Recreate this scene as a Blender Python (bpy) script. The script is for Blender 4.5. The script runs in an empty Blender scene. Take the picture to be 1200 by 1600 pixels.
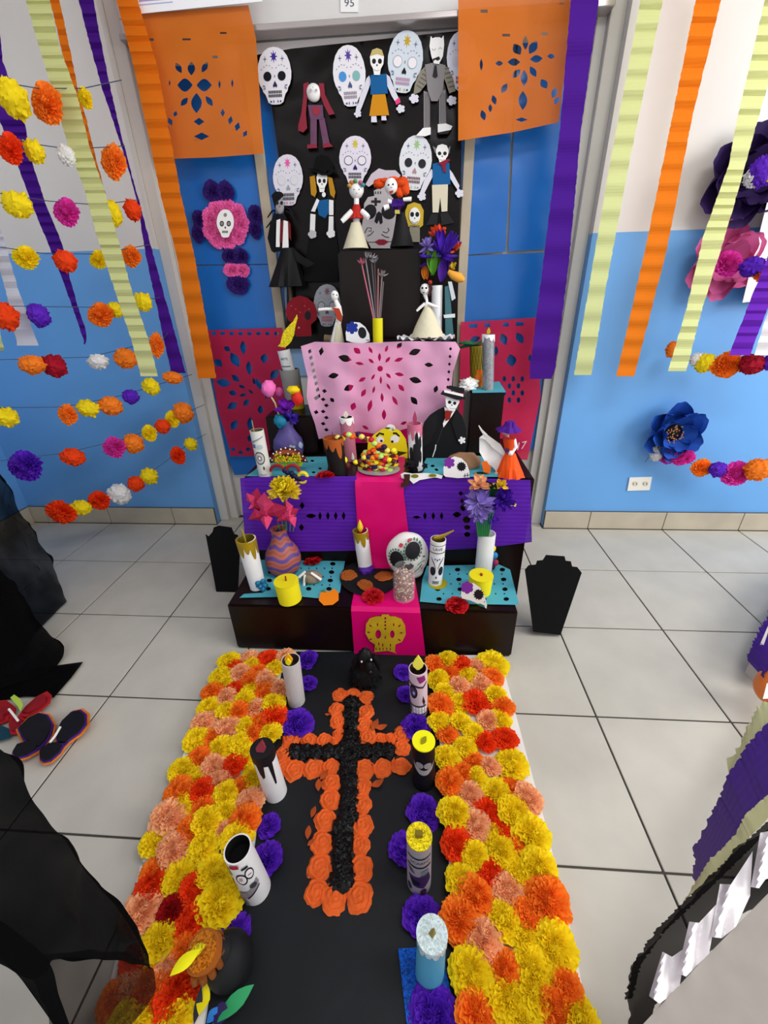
import bpy, bmesh, math, random
from math import sin, cos, pi, radians as R
from mathutils import Vector as V, Matrix, noise
from mathutils.geometry import delaunay_2d_cdt
random.seed(7)
S = bpy.context.scene
COL = S.collection
# ---------------------------------------------------------------- camera, world, lights, exposure
FPX = 654.0
_fw = V((48, 337, -FPX)).normalized(); _dn = V((33, -1270, -FPX)).normalized()
_up = -_dn; _up = (_up - _up.dot(_fw) * _fw).normalized(); _rt = _fw.cross(_up)
CW = Matrix((_rt, _fw, _up))            # camera axes -> world axes
CAM = V((0, 0, 1.0))
cd = bpy.data.cameras.new('camera'); cam = bpy.data.objects.new('camera', cd); COL.objects.link(cam)
cd.sensor_fit = 'HORIZONTAL'; cd.sensor_width = 36; cd.lens = 36 * FPX / 1200; cd.clip_start = 0.02
cam.matrix_world = Matrix.Translation(CAM) @ CW.to_4x4()
S.camera = cam
S.view_settings.view_transform = 'Standard'; S.view_settings.look = 'None'
S.view_settings.gamma = 1; S.view_settings.use_curve_mapping = False
S.view_settings.exposure = 0.1
w = bpy.data.worlds.new('world'); S.world = w; w.use_nodes = True
w.node_tree.nodes['Background'].inputs[0].default_value = (0.95, 0.97, 1.0, 1)
w.node_tree.nodes['Background'].inputs[1].default_value = .92
def area(name, loc, aim, size, power, col=(1, 1, 1)):
    l = bpy.data.lights.new(name, 'AREA'); l.shape = 'RECTANGLE'; l.size, l.size_y = size; l.energy = power; l.color = col
    o = bpy.data.objects.new(name, l); COL.objects.link(o); o.location = loc
    o.rotation_euler = (V(aim) - V(loc)).to_track_quat('-Z', 'Y').to_euler()
area('window_light', (2.9, 0.1, 1.7), (0.2, 1.3, 0.6), (1.4, 1.2), 46, (1, 0.99, 0.97))
area('ceiling_lamp_light', (0.7, 0.2, 2.28), (0.5, 0.9, 0), (1.2, 0.3), 15, (1, 1, 1))
area('ceiling_lamp_light', (-0.9, -0.2, 2.28), (-0.6, 0.9, 0), (1.2, 0.3), 3, (1, 1, 1))

# ---------------------------------------------------------------- photograph measurements -> places in the room
def ray(x, y): return CW @ V((x - 600.0, 800.0 - y, -FPX))
def PY(x, y, Y): r = ray(x, y); return CAM + r * (Y / r.y)
def PZ(x, y, z=0.0): r = ray(x, y); return CAM + r * ((z - 1.0) / r.z)
def proj(p): c = CW.transposed() @ (V(p) - CAM); return 600 - FPX * c.x / c.z, 800 + FPX * c.y / c.z
def depth(p): return -((CW.transposed() @ (V(p) - CAM)).z)
def mpp(p): return depth(p) / FPX        # metres that one pixel spans there

# ---------------------------------------------------------------- materials
def lin(h):
    h = h.lstrip('#'); c = [int(h[i:i + 2], 16) / 255 for i in (0, 2, 4)]
    return tuple((x / 12.92 if x <= .04045 else ((x + .055) / 1.055) ** 2.4) for x in c) + (1,)
_mats = {}
def M(h, rough=.65, metal=0, bump=0, bscale=60, var=0, vscale=12, alpha=1, sheen=0, glitter=0, coat=0, trans=0, wave=0, wscale=60, wdir='Z', transl=0):
    key = (transl, h, rough, metal, bump, bscale, var, vscale, alpha, sheen, glitter, coat, trans, wave, wscale, wdir)
    if key in _mats: return _mats[key]
    m = bpy.data.materials.new('paint_' + h.strip('#')); m.use_nodes = True; nt = m.node_tree; b = nt.nodes['Principled BSDF']
    b.inputs['Base Color'].default_value = lin(h); b.inputs['Roughness'].default_value = rough; b.inputs['Metallic'].default_value = metal
    if rough > .3 and not metal: b.inputs['Specular IOR Level'].default_value = .22
    if alpha < 1: b.inputs['Alpha'].default_value = alpha
    if sheen: b.inputs['Sheen Weight'].default_value = sheen
    if coat: b.inputs['Coat Weight'].default_value = coat
    if trans: b.inputs['Transmission Weight'].default_value = trans
    N = nt.nodes.new; L = nt.links.new
    if bump or var or glitter or wave:
        tc = N('ShaderNodeTexCoord')
    if var:
        n = N('ShaderNodeTexNoise'); n.inputs['Scale'].default_value = vscale; n.inputs['Detail'].default_value = 4; L(tc.outputs['Object'], n.inputs['Vector'])
        mr = N('ShaderNodeMapRange'); mr.inputs['From Min'].default_value = .3; mr.inputs['From Max'].default_value = .7
        mr.inputs['To Min'].default_value = 1 - var; mr.inputs['To Max'].default_value = 1 + var; L(n.outputs['Fac'], mr.inputs['Value'])
        hs = N('ShaderNodeHueSaturation'); hs.inputs['Color'].default_value = lin(h); L(mr.outputs[0], hs.inputs['Value']); L(hs.outputs[0], b.inputs['Base Color'])
    if glitter:
        vo = N('ShaderNodeTexVoronoi'); vo.inputs['Scale'].default_value = 420; L(tc.outputs['Object'], vo.inputs['Vector'])
        sp = N('ShaderNodeSeparateColor'); L(vo.outputs['Color'], sp.inputs[0])
        mr = N('ShaderNodeMapRange'); mr.inputs['To Min'].default_value = 1 - glitter; mr.inputs['To Max'].default_value = 1 + glitter * 1.2; L(sp.outputs[0], mr.inputs['Value'])
        hs = N('ShaderNodeHueSaturation'); hs.inputs['Color'].default_value = lin(h); L(mr.outputs[0], hs.inputs['Value']); L(hs.outputs[0], b.inputs['Base Color'])
        b.inputs['Metallic'].default_value = .35; b.inputs['Roughness'].default_value = .35
        nm = N('ShaderNodeBump'); nm.inputs['Strength'].default_value = .5; nm.inputs['Distance'].default_value = .001; L(sp.outputs[1], nm.inputs['Height']); L(nm.outputs[0], b.inputs['Normal'])
    elif wave:
        wv = N('ShaderNodeTexWave'); wv.bands_direction = wdir; wv.inputs['Scale'].default_value = wscale; wv.inputs['Distortion'].default_value = 1.5; wv.inputs['Detail'].default_value = 2
        L(tc.outputs['Object'], wv.inputs['Vector'])
        nm = N('ShaderNodeBump'); nm.inputs['Strength'].default_value = wave; nm.inputs['Distance'].default_value = .003; L(wv.outputs['Fac'], nm.inputs['Height']); L(nm.outputs[0], b.inputs['Normal'])
    elif bump:
        n = N('ShaderNodeTexNoise'); n.inputs['Scale'].default_value = bscale; n.inputs['Detail'].default_value = 5; L(tc.outputs['Object'], n.inputs['Vector'])
        nm = N('ShaderNodeBump'); nm.inputs['Strength'].default_value = bump; nm.inputs['Distance'].default_value = .01; L(n.outputs['Fac'], nm.inputs['Height']); L(nm.outputs[0], b.inputs['Normal'])
    if transl:
        tr = N('ShaderNodeBsdfTranslucent'); tr.inputs[0].default_value = lin(h); mx = N('ShaderNodeMixShader'); mx.inputs[0].default_value = transl
        L(b.outputs[0], mx.inputs[1]); L(tr.outputs[0], mx.inputs[2]); L(mx.outputs[0], nt.nodes['Material Output'].inputs[0])
    _mats[key] = m; return m
def tulle(h, op):
    m = bpy.data.materials.new('tulle'); m.use_nodes = True; nt = m.node_tree; b = nt.nodes['Principled BSDF']
    b.inputs['Base Color'].default_value = lin(h); b.inputs['Roughness'].default_value = .9; b.inputs['Specular IOR Level'].default_value = .06
    n = nt.nodes.new('ShaderNodeTexNoise'); n.inputs['Scale'].default_value = 9; tc = nt.nodes.new('ShaderNodeTexCoord'); nt.links.new(tc.outputs['Object'], n.inputs['Vector'])
    mr = nt.nodes.new('ShaderNodeMapRange'); mr.inputs['From Min'].default_value = .35; mr.inputs['From Max'].default_value = .65
    mr.inputs['To Min'].default_value = op - .35 * (1 - op) - .01; mr.inputs['To Max'].default_value = min(1, op + .4 * (1 - op))
    nt.links.new(n.outputs['Fac'], mr.inputs['Value']); nt.links.new(mr.outputs[0], b.inputs['Alpha']); return m
BLK = M('#101012', .6); WHT = M('#f2f0ec', .6, bump=.15, bscale=40); LACQ = M('#160a08', .32, var=.25, vscale=3)
PAPER = M('#f4f2f0', .75); MAG = M('#d4046a', .35, bump=.12, bscale=6)

# ---------------------------------------------------------------- mesh builders
class MB:
    def __init__(s): s.v = []; s.f = []; s.m = []
    def add(s, vs, fs, mi=0):
        o = len(s.v); s.v += [V(p) for p in vs]; s.f += [tuple(i + o for i in f) for f in fs]; s.m += [mi] * len(fs); return s
    def box(s, a, b, mi=0, bev=0):
        bm = bmesh.new(); bmesh.ops.create_cube(bm, size=1)
        a, b = V(a), V(b)
        for v in bm.verts: v.co = V(((a[i] + b[i]) / 2 + v.co[i] * (b[i] - a[i])) for i in range(3))
        if bev: bmesh.ops.bevel(bm, geom=bm.edges[:], offset=bev, segments=1 if bev < .004 else 2, affect='EDGES')
        bm.verts.index_update(); s.add([v.co.copy() for v in bm.verts], [[v.index for v in f.verts] for f in bm.faces], mi); bm.free(); return s
    def tube(s, pts, rad, mi=0, n=10, caps=True, flat=1):
        pts = [V(p) for p in pts]; rad = rad if isinstance(rad, (list, tuple)) else [rad] * len(pts); o = len(s.v); x = None
        for i, p in enumerate(pts):
            t = (pts[min(i + 1, len(pts) - 1)] - pts[max(i - 1, 0)]).normalized()
            if x is None: x = t.orthogonal().normalized() if abs(t.y) > .9 else V((0, 1, 0)).cross(t).normalized()
            x = (x - x.dot(t) * t).normalized(); y = t.cross(x)
            for k in range(n): a = 2 * pi * k / n; s.v.append(p + (x * cos(a) + y * sin(a) * flat) * rad[i])
        for i in range(len(pts) - 1):
            for k in range(n): s.f.append((o + i * n + k, o + i * n + (k + 1) % n, o + (i + 1) * n + (k + 1) % n, o + (i + 1) * n + k)); s.m.append(mi)
        if caps:
            s.f.append(tuple(o + k for k in range(n))[::-1]); s.m.append(mi); e = o + (len(pts) - 1) * n
            s.f.append(tuple(e + k for k in range(n))); s.m.append(mi)
        return s
    def lathe(s, c, prof, mi=0, n=24, wob=0, squash=1):
        c = V(c); o = len(s.v)
        for (r, z) in prof:
            for k in range(n):
                a = 2 * pi * k / n; rr = r * (1 + wob * noise.noise(V((cos(a) * 2, sin(a) * 2, z * 30)))); s.v.append(c + V((cos(a) * rr, sin(a) * rr * squash, z)))
        for i in range(len(prof) - 1):
            for k in range(n): s.f.append((o + i * n + k, o + i * n + (k + 1) % n, o + (i + 1) * n + (k + 1) % n, o + (i + 1) * n + k)); s.m.append(mi)
        if prof[0][0] > 1e-4: s.f.append(tuple(o + k for k in range(n))[::-1]); s.m.append(mi)
        if prof[-1][0] > 1e-4: e = o + (len(prof) - 1) * n; s.f.append(tuple(e + k for k in range(n))); s.m.append(mi)
        return s
    def sph(s, c, r, mi=0, seg=16, ring=10, lump=0, lf=3, seed=0):
        c = V(c); r = V(r if isinstance(r, (list, tuple)) else (r, r, r)); o = len(s.v)
        for i in range(ring + 1):
            th = pi * i / ring
            for k in range(seg):
                a = 2 * pi * k / seg; d = V((sin(th) * cos(a), sin(th) * sin(a), cos(th)))
                q = 1 + (lump * noise.noise(d * lf + V((seed, 0, 0))) if lump else 0)
                s.v.append(c + V((d.x * r.x, d.y * r.y, d.z * r.z)) * q)
        for i in range(ring):
            for k in range(seg): s.f.append((o + (i + 1) * seg + k, o + (i + 1) * seg + (k + 1) % seg, o + i * seg + (k + 1) % seg, o + i * seg + k)); s.m.append(mi)
        return s
    def grid(s, fn, nu, nv, mi=0):
        o = len(s.v)
        for i in range(nu + 1):
            for j in range(nv + 1): s.v.append(V(fn(i / nu, j / nv)))
        for i in range(nu):
            for j in range(nv): a = o + i * (nv + 1) + j; s.f.append((a, a + 1, a + nv + 2, a + nv + 1)); s.m.append(mi)
        return s
    def mesh(s, name, mats, smooth=True, org=V((0, 0, 0))):
        me = bpy.data.meshes.new(name); me.from_pydata([p - org for p in s.v], [], s.f)
        for m in (mats if isinstance(mats, (list, tuple)) else [mats]): me.materials.append(m)
        me.polygons.foreach_set('material_index', s.m); me.validate(); me.update()
        me.polygons.foreach_set('use_smooth', [smooth] * len(me.polygons))
        if smooth:
            try: me.set_sharp_from_angle(angle=R(40))
            except Exception: pass
        return me
    def build(s, name, mats, parent=None, smooth=True):
        org = parent_loc(parent) if parent else V((0, 0, 0))
        o = bpy.data.objects.new(name, s.mesh(name, mats, smooth, org)); COL.objects.link(o)
        if parent: o.parent = parent
        return o
def parent_loc(p):
    l = V((0, 0, 0))
    while p: l = l + p.location; p = p.parent
    return l
def tag(o, label, cat, group=None):
    o['label'] = label; o['category'] = cat
    if group: o['group'] = group
    return o
def thing(name, label, cat, loc, group=None):
    o = bpy.data.objects.new(name, None); COL.objects.link(o); o.location = V(loc); o.empty_display_size = .02
    return tag(o, label, cat, group)
def single(mb, name, mats, label, cat, loc=None, smooth=True, group=None):
    loc = V(loc) if loc is not None else (sum(mb.v, V((0, 0, 0))) / len(mb.v))
    o = bpy.data.objects.new(name, mb.mesh(name, mats, smooth, loc)); COL.objects.link(o); o.location = loc
    return tag(o, label, cat, group)
def struct(mb, name, mats, smooth=False, parent=None):
    o = mb.build(name, mats, parent, smooth)
    if not parent: o['kind'] = 'structure'
    return o

# ---------------------------------------------------------------- flat shapes, their holes and their filling
def inside(p, loops):
    x, y = p; c = False
    for lp in loops:
        j = len(lp) - 1
        for i in range(len(lp)):
            xi, yi = lp[i]; xj, yj = lp[j]
            if (yi > y) != (yj > y) and x < (xj - xi) * (y - yi) / (yj - yi) + xi: c = not c
            j = i
    return c
def resample(lp, step):
    out = []
    for i in range(len(lp)):
        a, b = lp[i], lp[(i + 1) % len(lp)]; d = math.dist(a, b); n = max(1, int(d / step))
        out += [(a[0] + (b[0] - a[0]) * k / n, a[1] + (b[1] - a[1]) * k / n) for k in range(n)]
    return out
def fill(loops, step=None):
    loops = [[(float(a), float(b)) for a, b in lp] for lp in loops]
    if step: loops = [resample(lp, step) for lp in loops]
    vs = []; es = []
    for lp in loops:
        o = len(vs); vs += [V(p) for p in lp]; es += [(o + i, o + (i + 1) % len(lp)) for i in range(len(lp))]
    if step:
        xs = [p[0] for p in loops[0]]; ys = [p[1] for p in loops[0]]; y = min(ys) + step / 2; r = 0
        while y < max(ys):
            x = min(xs) + step * (.5 if r % 2 else .9)
            while x < max(xs):
                if inside((x, y), loops): vs.append(V((x, y)))
                x += step
            y += step * .9; r += 1
    rv, re, rf, *_ = delaunay_2d_cdt(vs, es, [], 0, 1e-9)
    fs = []
    for f in rf:
        c = (rv[f[0]] + rv[f[1]] + rv[f[2]]) / 3
        if inside((c.x, c.y), loops): fs.append(tuple(f))
    return [(p.x, p.y) for p in rv], fs
def ell(cx, cy, rx, ry=None, rot=0, n=20):
    ry = rx if ry is None else ry; c, s_ = cos(R(rot)), sin(R(rot))
    return [(cx + rx * cos(a) * c - ry * sin(a) * s_, cy + rx * cos(a) * s_ + ry * sin(a) * c) for a in (2 * pi * k / n for k in range(n))]
def petal(cx, cy, l, wd, rot, n=6):            # pointed leaf outline, centred
    c, s_ = cos(R(rot)), sin(R(rot)); pts = []
    for k in range(n + 1): t = k / n; pts.append((-l / 2 + l * t, -wd / 2 * sin(pi * t)))
    for k in range(1, n): t = 1 - k / n; pts.append((-l / 2 + l * t, wd / 2 * sin(pi * t)))
    return [(cx + x * c - y * s_, cy + x * s_ + y * c) for x, y in pts]
def diamond(cx, cy, wd, h, rot=0):
    c, s_ = cos(R(rot)), sin(R(rot)); return [(cx + x * c - y * s_, cy + x * s_ + y * c) for x, y in ((0, -h / 2), (wd / 2, 0), (0, h / 2), (-wd / 2, 0))]
def star(cx, cy, r1, r2, n, rot=0): return [(cx + (r1 if k % 2 == 0 else r2) * cos(pi * k / n + R(rot)), cy + (r1 if k % 2 == 0 else r2) * sin(pi * k / n + R(rot))) for k in range(2 * n)]
def bloom(cx, cy, r, n, dep=.18, rot=0, m=5): return [(cx + rr * cos(a), cy + rr * sin(a)) for a, rr in ((2 * pi * k / (n * m) + R(rot), r * (1 - dep + dep * abs(sin(pi * k / m)) ** .6)) for k in range(n * m))]
def rect(x0, y0, x1, y1): return [(x0, y0), (x1, y0), (x1, y1), (x0, y1)]
def stroke(pts, wd):
    L_, Rr = [], []
    for i, p in enumerate(pts):
        a = pts[max(i - 1, 0)]; b = pts[min(i + 1, len(pts) - 1)]; dx, dy = b[0] - a[0], b[1] - a[1]; d = math.hypot(dx, dy) or 1
        L_.append((p[0] - dy / d * wd / 2, p[1] + dx / d * wd / 2)); Rr.append((p[0] + dy / d * wd / 2, p[1] - dx / d * wd / 2))
    return L_ + Rr[::-1]
def text2d(txt, size):
    c = bpy.data.curves.new('t', 'FONT'); c.body = txt; c.size = size; c.align_x = 'CENTER'; c.align_y = 'CENTER'; c.resolution_u = 2
    o = bpy.data.objects.new('t', c); COL.objects.link(o); bpy.context.view_layer.update()
    me = bpy.data.meshes.new_from_object(o.evaluated_get(bpy.context.evaluated_depsgraph_get()))
    r = ([(v.co.x, v.co.y) for v in me.vertices], [tuple(p.vertices) for p in me.polygons])
    bpy.data.objects.remove(o); bpy.data.curves.remove(c); bpy.data.meshes.remove(me); return r
def prism(mb, loops, f, b, mi=0, step=None):   # f, b: maps 2-D -> front point, back point
    vs, fs = fill(loops, step); n = len(vs)
    mb.add([f(*p) for p in vs] + [b(*p) for p in vs], fs + [tuple(i + n for i in t[::-1]) for t in fs], mi)
    for lp in loops:
        lp = resample(lp, step) if step else lp; k = len(lp)
        mb.add([f(*p) for p in lp] + [b(*p) for p in lp], [(i, (i + 1) % k, (i + 1) % k + k, i + k) for i in range(k)], mi)
    return mb

class Fig:
    """A thing standing upright at depth Y; its parts are measured in photograph pixels and built at their real depth."""
    def __init__(s, name, label, cat, Y, base, group=None):
        s.Y = Y; s.root = thing(name, label, cat, PY(base[0], base[1], Y), group)
    def p(s, x, y, d=0): return PY(x, y, s.Y - d)
    def k(s, x, y): return mpp(s.p(x, y))
    def cut(s, name, pts, mat, off=0, th=.003, holes=(), step=None, wr=0):
        g = (lambda x, y: wr * noise.noise(V((x * .05, y * .05, s.Y * 9)))) if wr else (lambda x, y: 0)
        mb = prism(MB(), [pts] + list(holes), lambda x, y: s.p(x, y, off + th + g(x, y)), lambda x, y: s.p(x, y, off + g(x, y)), 0, step)
        return mb.build(name, mat, s.root, smooth=bool(step))
    def prints(s, name, items, off, parent=None):
        mb = MB(); mats = []
        for i, (pts, m) in enumerate(items):
            if m not in mats: mats.append(m)
            vs, fs = fill([pts]); mb.add([s.p(x, y, off + .0003 + .00006 * i) for x, y in vs], fs, mats.index(m))
        return mb.build(name, mats, parent or s.root, smooth=False)
    def sph(s, name, x, y, rx, ry, mat, d=0, ryy=None, **k):
        q = s.k(x, y); c = s.p(x, y, d); rz = abs(s.p(x, y - ry, d).z - s.p(x, y + ry, d).z) / 2
        return MB().sph(c, (rx * q, (ryy if ryy else rx) * q, rz), **k).build(name, mat, s.root)
    def tube(s, name, pts, mat, d=0, n=10, flat=1):
        return MB().tube([s.p(a[0], a[1], a[3] if len(a) > 3 else d) for a in pts], [a[2] * s.k(a[0], a[1]) for a in pts], n=n, flat=flat).build(name, mat, s.root)
    def cone(s, name, x, y0, y1, r0, r1, mat, d=0, n=24, wob=0, curve=1, x1=None):
        a = s.p(x, y1, d); b = s.p(x, y0, d); q = s.k(x, y1); o = MB(); c0 = s.p(x1 if x1 else x, y0, d)
        o.lathe((0, 0, 0), [(q * (r1 + (r0 - r1) * (t ** curve)), t) for t in [i / 8 for i in range(9)]], n=n)
        if wob:
            for i, v in enumerate(o.v): an = math.atan2(v.y, v.x); f = 1 + wob * sin(an * 9) * (1 - v.z); v.x *= f; v.y *= f
        for v in o.v: t = v.z; v.x += a.x + (b.x - a.x) * t; v.y += a.y; v.z = a.z + (b.z - a.z) * t
        return o.build(name, mat, s.root)

# ---------------------------------------------------------------- paper flowers (shared meshes)
def ruffle(seed, lay=7, seg=60, ring=4, wave=.085, dome=.8, fr=15):
    rnd = random.Random(seed); mb = MB()
    for k in range(lay):
        t = k / (lay - 1); el = R(6 + 76 * t); Rk = 1 - .38 * t; ph = [rnd.random() * 6.28 for _ in range(4)]; f1 = fr + rnd.randint(-2, 2); f2 = f1 * 2 + rnd.randint(1, 4)
        def fn(u, v, t=t, el=el, Rk=Rk, ph=ph, f1=f1, f2=f2):
            a = 2 * pi * u; s_ = .06 + .94 * v
            wv = wave * s_ ** 1.3 * (sin(f1 * a + ph[0]) + .6 * sin(f2 * a + ph[1]) + .5 * sin(3 * a + ph[2]))
            rr = Rk * s_ * (1 + .04 * sin(4 * a + ph[3]) + .03 * sin(f2 * a + ph[2]) * s_); e = el * (.35 + .65 * s_)
            return ((rr * cos(e) - wv * sin(e)) * cos(a), (rr * cos(e) - wv * sin(e)) * sin(a), dome * rr * sin(e) + wv * cos(e) * .9 + .12 + .3 * t * (1 - s_))
        mb.grid(fn, seg, ring)
    for v in mb.v: v += noise.noise_vector(v * 3.5 + V((seed * 3.1, 0, 0))) * .09
    return mb
def crumple(seed, seg=36, ring=20, amp=.3):
    mb = MB(); mb.sph((0, 0, 0), 1, seg=seg, ring=ring)
    for v in mb.v:
        d = v.normalized(); q = abs(noise.noise(d * 3.2 + V((seed, 0, 0)))) * 1.3 + .7 * abs(noise.noise(d * 7 + V((0, seed, 0)))) + .3 * noise.noise(d * 15)
        v *= (.82 + amp * q)
    return mb
def rosette(seed, n=40, ring=11):
    rnd = random.Random(seed); mb = MB(); p = rnd.random() * 6
    def fn(u, v):
        a = 2 * pi * u; r = v * (1 + .05 * sin(5 * a + p) + .03 * sin(11 * a)); z = .5 * (1 - v ** 3) + .13 * sin(a + v * 17 + p) * min(1, v * 3) + .12 * noise.noise(V((cos(a) * v * 4 + seed, sin(a) * v * 4, 0)))
        if v >= 1: z = 0
        return (r * cos(a), r * sin(a), z)
    return mb.grid(fn, n, ring)
def pm(nm, mb, smooth=True): return mb.mesh(nm, PAPER, smooth)
RUF = [pm('paper_flower', ruffle(i)) for i in range(5)]
BIG = [pm('tissue_flower', ruffle(20 + i, lay=8, seg=60, wave=.075, fr=9, dome=.9)) for i in range(3)]
CRU = [pm('tissue_ball', crumple(i * 7.3)) for i in range(4)]
ROS = [pm('tissue_rosette', rosette(i)) for i in range(4)]
def place(me, name, mat, loc, sc, parent=None, rot=None):
    o = bpy.data.objects.new(name, me); COL.objects.link(o); o.parent = parent
    o.location = V(loc) - (parent_loc(parent) if parent else V((0, 0, 0))); o.scale = sc if isinstance(sc, (list, tuple, V)) else (sc, sc, sc)
    o.rotation_euler = rot if rot else (random.uniform(-.2, .2), random.uniform(-.2, .2), random.uniform(0, 6.28))
    o.material_slots[0].link = 'OBJECT'; o.material_slots[0].material = mat; return o
fk = dict(rough=.8, var=.12, vscale=1.5, transl=.28)
YEL = M('#ffe51c', **fk); ORA = M('#ff8a26', **fk); PEA = M('#ffbe8c', **fk); RED = M('#f84812', **fk); DRD = M('#a80d12', **fk)
PUR = M('#6628c8', **fk); CRO = M('#ff7432', **fk); PNK = M('#e63cae', **fk); WFL = M('#f2f0ee', **fk); CRM = M('#b3122c', **fk); BLKT = M('#060607', .4, var=.3, vscale=2)
FC = dict(Y=YEL, O=ORA, P=PEA, R=RED, D=DRD, V=PUR, K=PNK, W=WFL, C=CRM)
# ================================================================ SETTING
YW = 1.80; YD = 1.88; XL = -1.97; XC0 = -0.985; XC1 = 0.622; CEIL = 2.38
# floor: grout slab with its ceramic tiles
mb = MB(); mb.box((-2.6, -1.6, -.03), (2.6, YD + .02, -.004)); floor = struct(mb, 'floor', M('#4f4a44', .9))
TS = .3385; tm = M('#c0bbb0', .42, var=.07, vscale=7, bump=.04, bscale=30); cache = {}
def tile_mesh(w_, h_):
    k = (round(w_, 3), round(h_, 3))
    if k not in cache: cache[k] = MB().box((-w_ / 2, -h_ / 2, -.004), (w_ / 2, h_ / 2, 0), bev=.0012).mesh('tile', tm, False)
    return cache[k]
xs = [.49 + TS * k for k in range(-9, 7)]; ys = [.4334 + TS * k for k in range(-6, 5)]
for i in range(len(xs) - 1):
    for j in range(len(ys) - 1):
        x0, x1, y0, y1 = xs[i], xs[i + 1], ys[j], ys[j + 1]
        x0 = max(x0, XL)
        if x1 - x0 < .05: continue
        o = bpy.data.objects.new('tile', tile_mesh(x1 - x0 - .0045, y1 - y0 - .0045)); COL.objects.link(o); o.parent = floor; o.location = ((x0 + x1) / 2, (y0 + y1) / 2, 0)
for i in range(len(xs) - 1):                       # cut tiles in the doorway
    x0, x1 = max(xs[i], XC0 + .002), min(xs[i + 1], XC1 - .002)
    if x1 - x0 > .05: o = bpy.data.objects.new('tile', tile_mesh(x1 - x0 - .0045, .078)); COL.objects.link(o); o.parent = floor; o.location = ((x0 + x1) / 2, 1.828, 0)
# walls: blue dado paint below, white above
def wall_mat(blue, white, split):
    m = bpy.data.materials.new('painted_wall'); m.use_nodes = True; nt = m.node_tree; b = nt.nodes['Principled BSDF']; b.inputs['Roughness'].default_value = .42
    g = nt.nodes.new('ShaderNodeNewGeometry'); sp = nt.nodes.new('ShaderNodeSeparateXYZ'); nt.links.new(g.outputs['Position'], sp.inputs[0])
    gt = nt.nodes.new('ShaderNodeMath'); gt.operation = 'GREATER_THAN'; gt.inputs[1].default_value = split; nt.links.new(sp.outputs['Z'], gt.inputs[0])
    n = nt.nodes.new('ShaderNodeTexNoise'); n.inputs['Scale'].default_value = 4; n.inputs['Detail'].default_value = 3
    tc = nt.nodes.new('ShaderNodeTexCoord'); nt.links.new(tc.outputs['Object'], n.inputs['Vector'])
    mx = nt.nodes.new('ShaderNodeMix'); mx.data_type = 'RGBA'; mx.inputs[6].default_value = lin(blue); mx.inputs[7].default_value = lin(white); nt.links.new(gt.outputs[0], mx.inputs[0])
    mr = nt.nodes.new('ShaderNodeMapRange'); mr.inputs['To Min'].default_value = .95; mr.inputs['To Max'].default_value = 1.05; nt.links.new(n.outputs[0], mr.inputs[0])
    hs = nt.nodes.new('ShaderNodeHueSaturation'); nt.links.new(mx.outputs[2], hs.inputs['Color']); nt.links.new(mr.outputs[0], hs.inputs['Value']); nt.links.new(hs.outputs[0], b.inputs['Base Color'])
    bp = nt.nodes.new('ShaderNodeBump'); bp.inputs['Strength'].default_value = .08; nt.links.new(n.outputs[0], bp.inputs['Height']); nt.links.new(bp.outputs[0], b.inputs['Normal'])
    return m
WM = wall_mat('#68a6e4', '#dcd8d4', 1.183)
mb = MB(); mb.box((XL - .1, YW, -.02), (XC0, YD + .1, CEIL)); wl = struct(mb, 'wall_back_left', WM)
mb = MB(); mb.box((XC1, YW, -.02), (2.6, YD + .1, CEIL)); wr_ = struct(mb, 'wall_back_right', WM)
mb = MB(); mb.box((XL - .1, -1.6, -.02), (XL, YW, CEIL)); wside = struct(mb, 'wall_left', WM)
mb = MB(); mb.box((-2.07, -1.6, CEIL), (2.6, YD + .1, CEIL + .05)); struct(mb, 'ceiling', M('#e8e6e2', .8))
# tiled baseboards
bt = M('#bdb3a0', .45, var=.08, vscale=9); gr = M('#5a5248', .9)
def baseboard(name, x0, x1):
    b = struct(MB().box((x0, YW - .007, 0), (x1, YW, .089)), name, gr)
    cuts = [x0] + [x for x in xs + [.49 + TS * 7] if x0 + .03 < x < x1 - .03] + [x1]
    for a, c in zip(cuts, cuts[1:]): MB().box((a + .0015, YW - .011, .001), (c - .0015, YW - .0071, .088), bev=.001).build('tile', bt, b, False)
baseboard('baseboard_back_left', XL, XC0); baseboard('baseboard_back_right', XC1, 2.55)
b = struct(MB().box((XL, -1.6, 0), (XL + .007, YW - .012, .089)), 'baseboard_left', gr)
for k in range(10):
    y1 = YW - .013 - TS * k; MB().box((XL + .0071, y1 - TS + .003, .001), (XL + .011, y1, .088), bev=.001).build('tile', bt, b, False)
# doorway with double door, frame, wood strips and header
fr = M('#d6d2cc', .5, var=.06, vscale=3); wood = M('#b9ab96', .6, var=.2, vscale=5)
door = struct(MB().box((XC0, YD + .012, 0), (XC1, YD + .05, CEIL)), 'door_1', M('#d8d5d0', .5))
def dpart(n, a, c, m, bev=.002, lab=None):
    o = MB().box(a, c, bev=bev).build(n, m, door, False)
    if lab: o['label'] = lab
    return o
dpart('door_frame', (XC0, YD - .045, 0), (XC0 + .045, YD + .012, CEIL), fr); dpart('door_frame', (XC0 + .045, YD - .02, 0), (XC0 + .085, YD + .012, CEIL), fr)
dpart('door_frame', (XC1 - .045, YD - .045, 0), (XC1, YD + .012, CEIL), fr); dpart('door_frame', (XC1 - .075, YD - .02, 0), (XC1 - .045, YD + .012, CEIL), fr)
dpart('glass_strip', (-.53, YD - .002, .7), (-.45, YD + .012, 1.72), M('#7fa6d2', .2), lab='pale blue strip beside the black sheet')
dpart('wood_strip', (-.572, YD - .02, .62), (-.535, YD + .012, 1.72), wood); dpart('wood_strip', (.165, YD - .02, .5), (.20, YD + .012, 1.72), wood)
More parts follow.
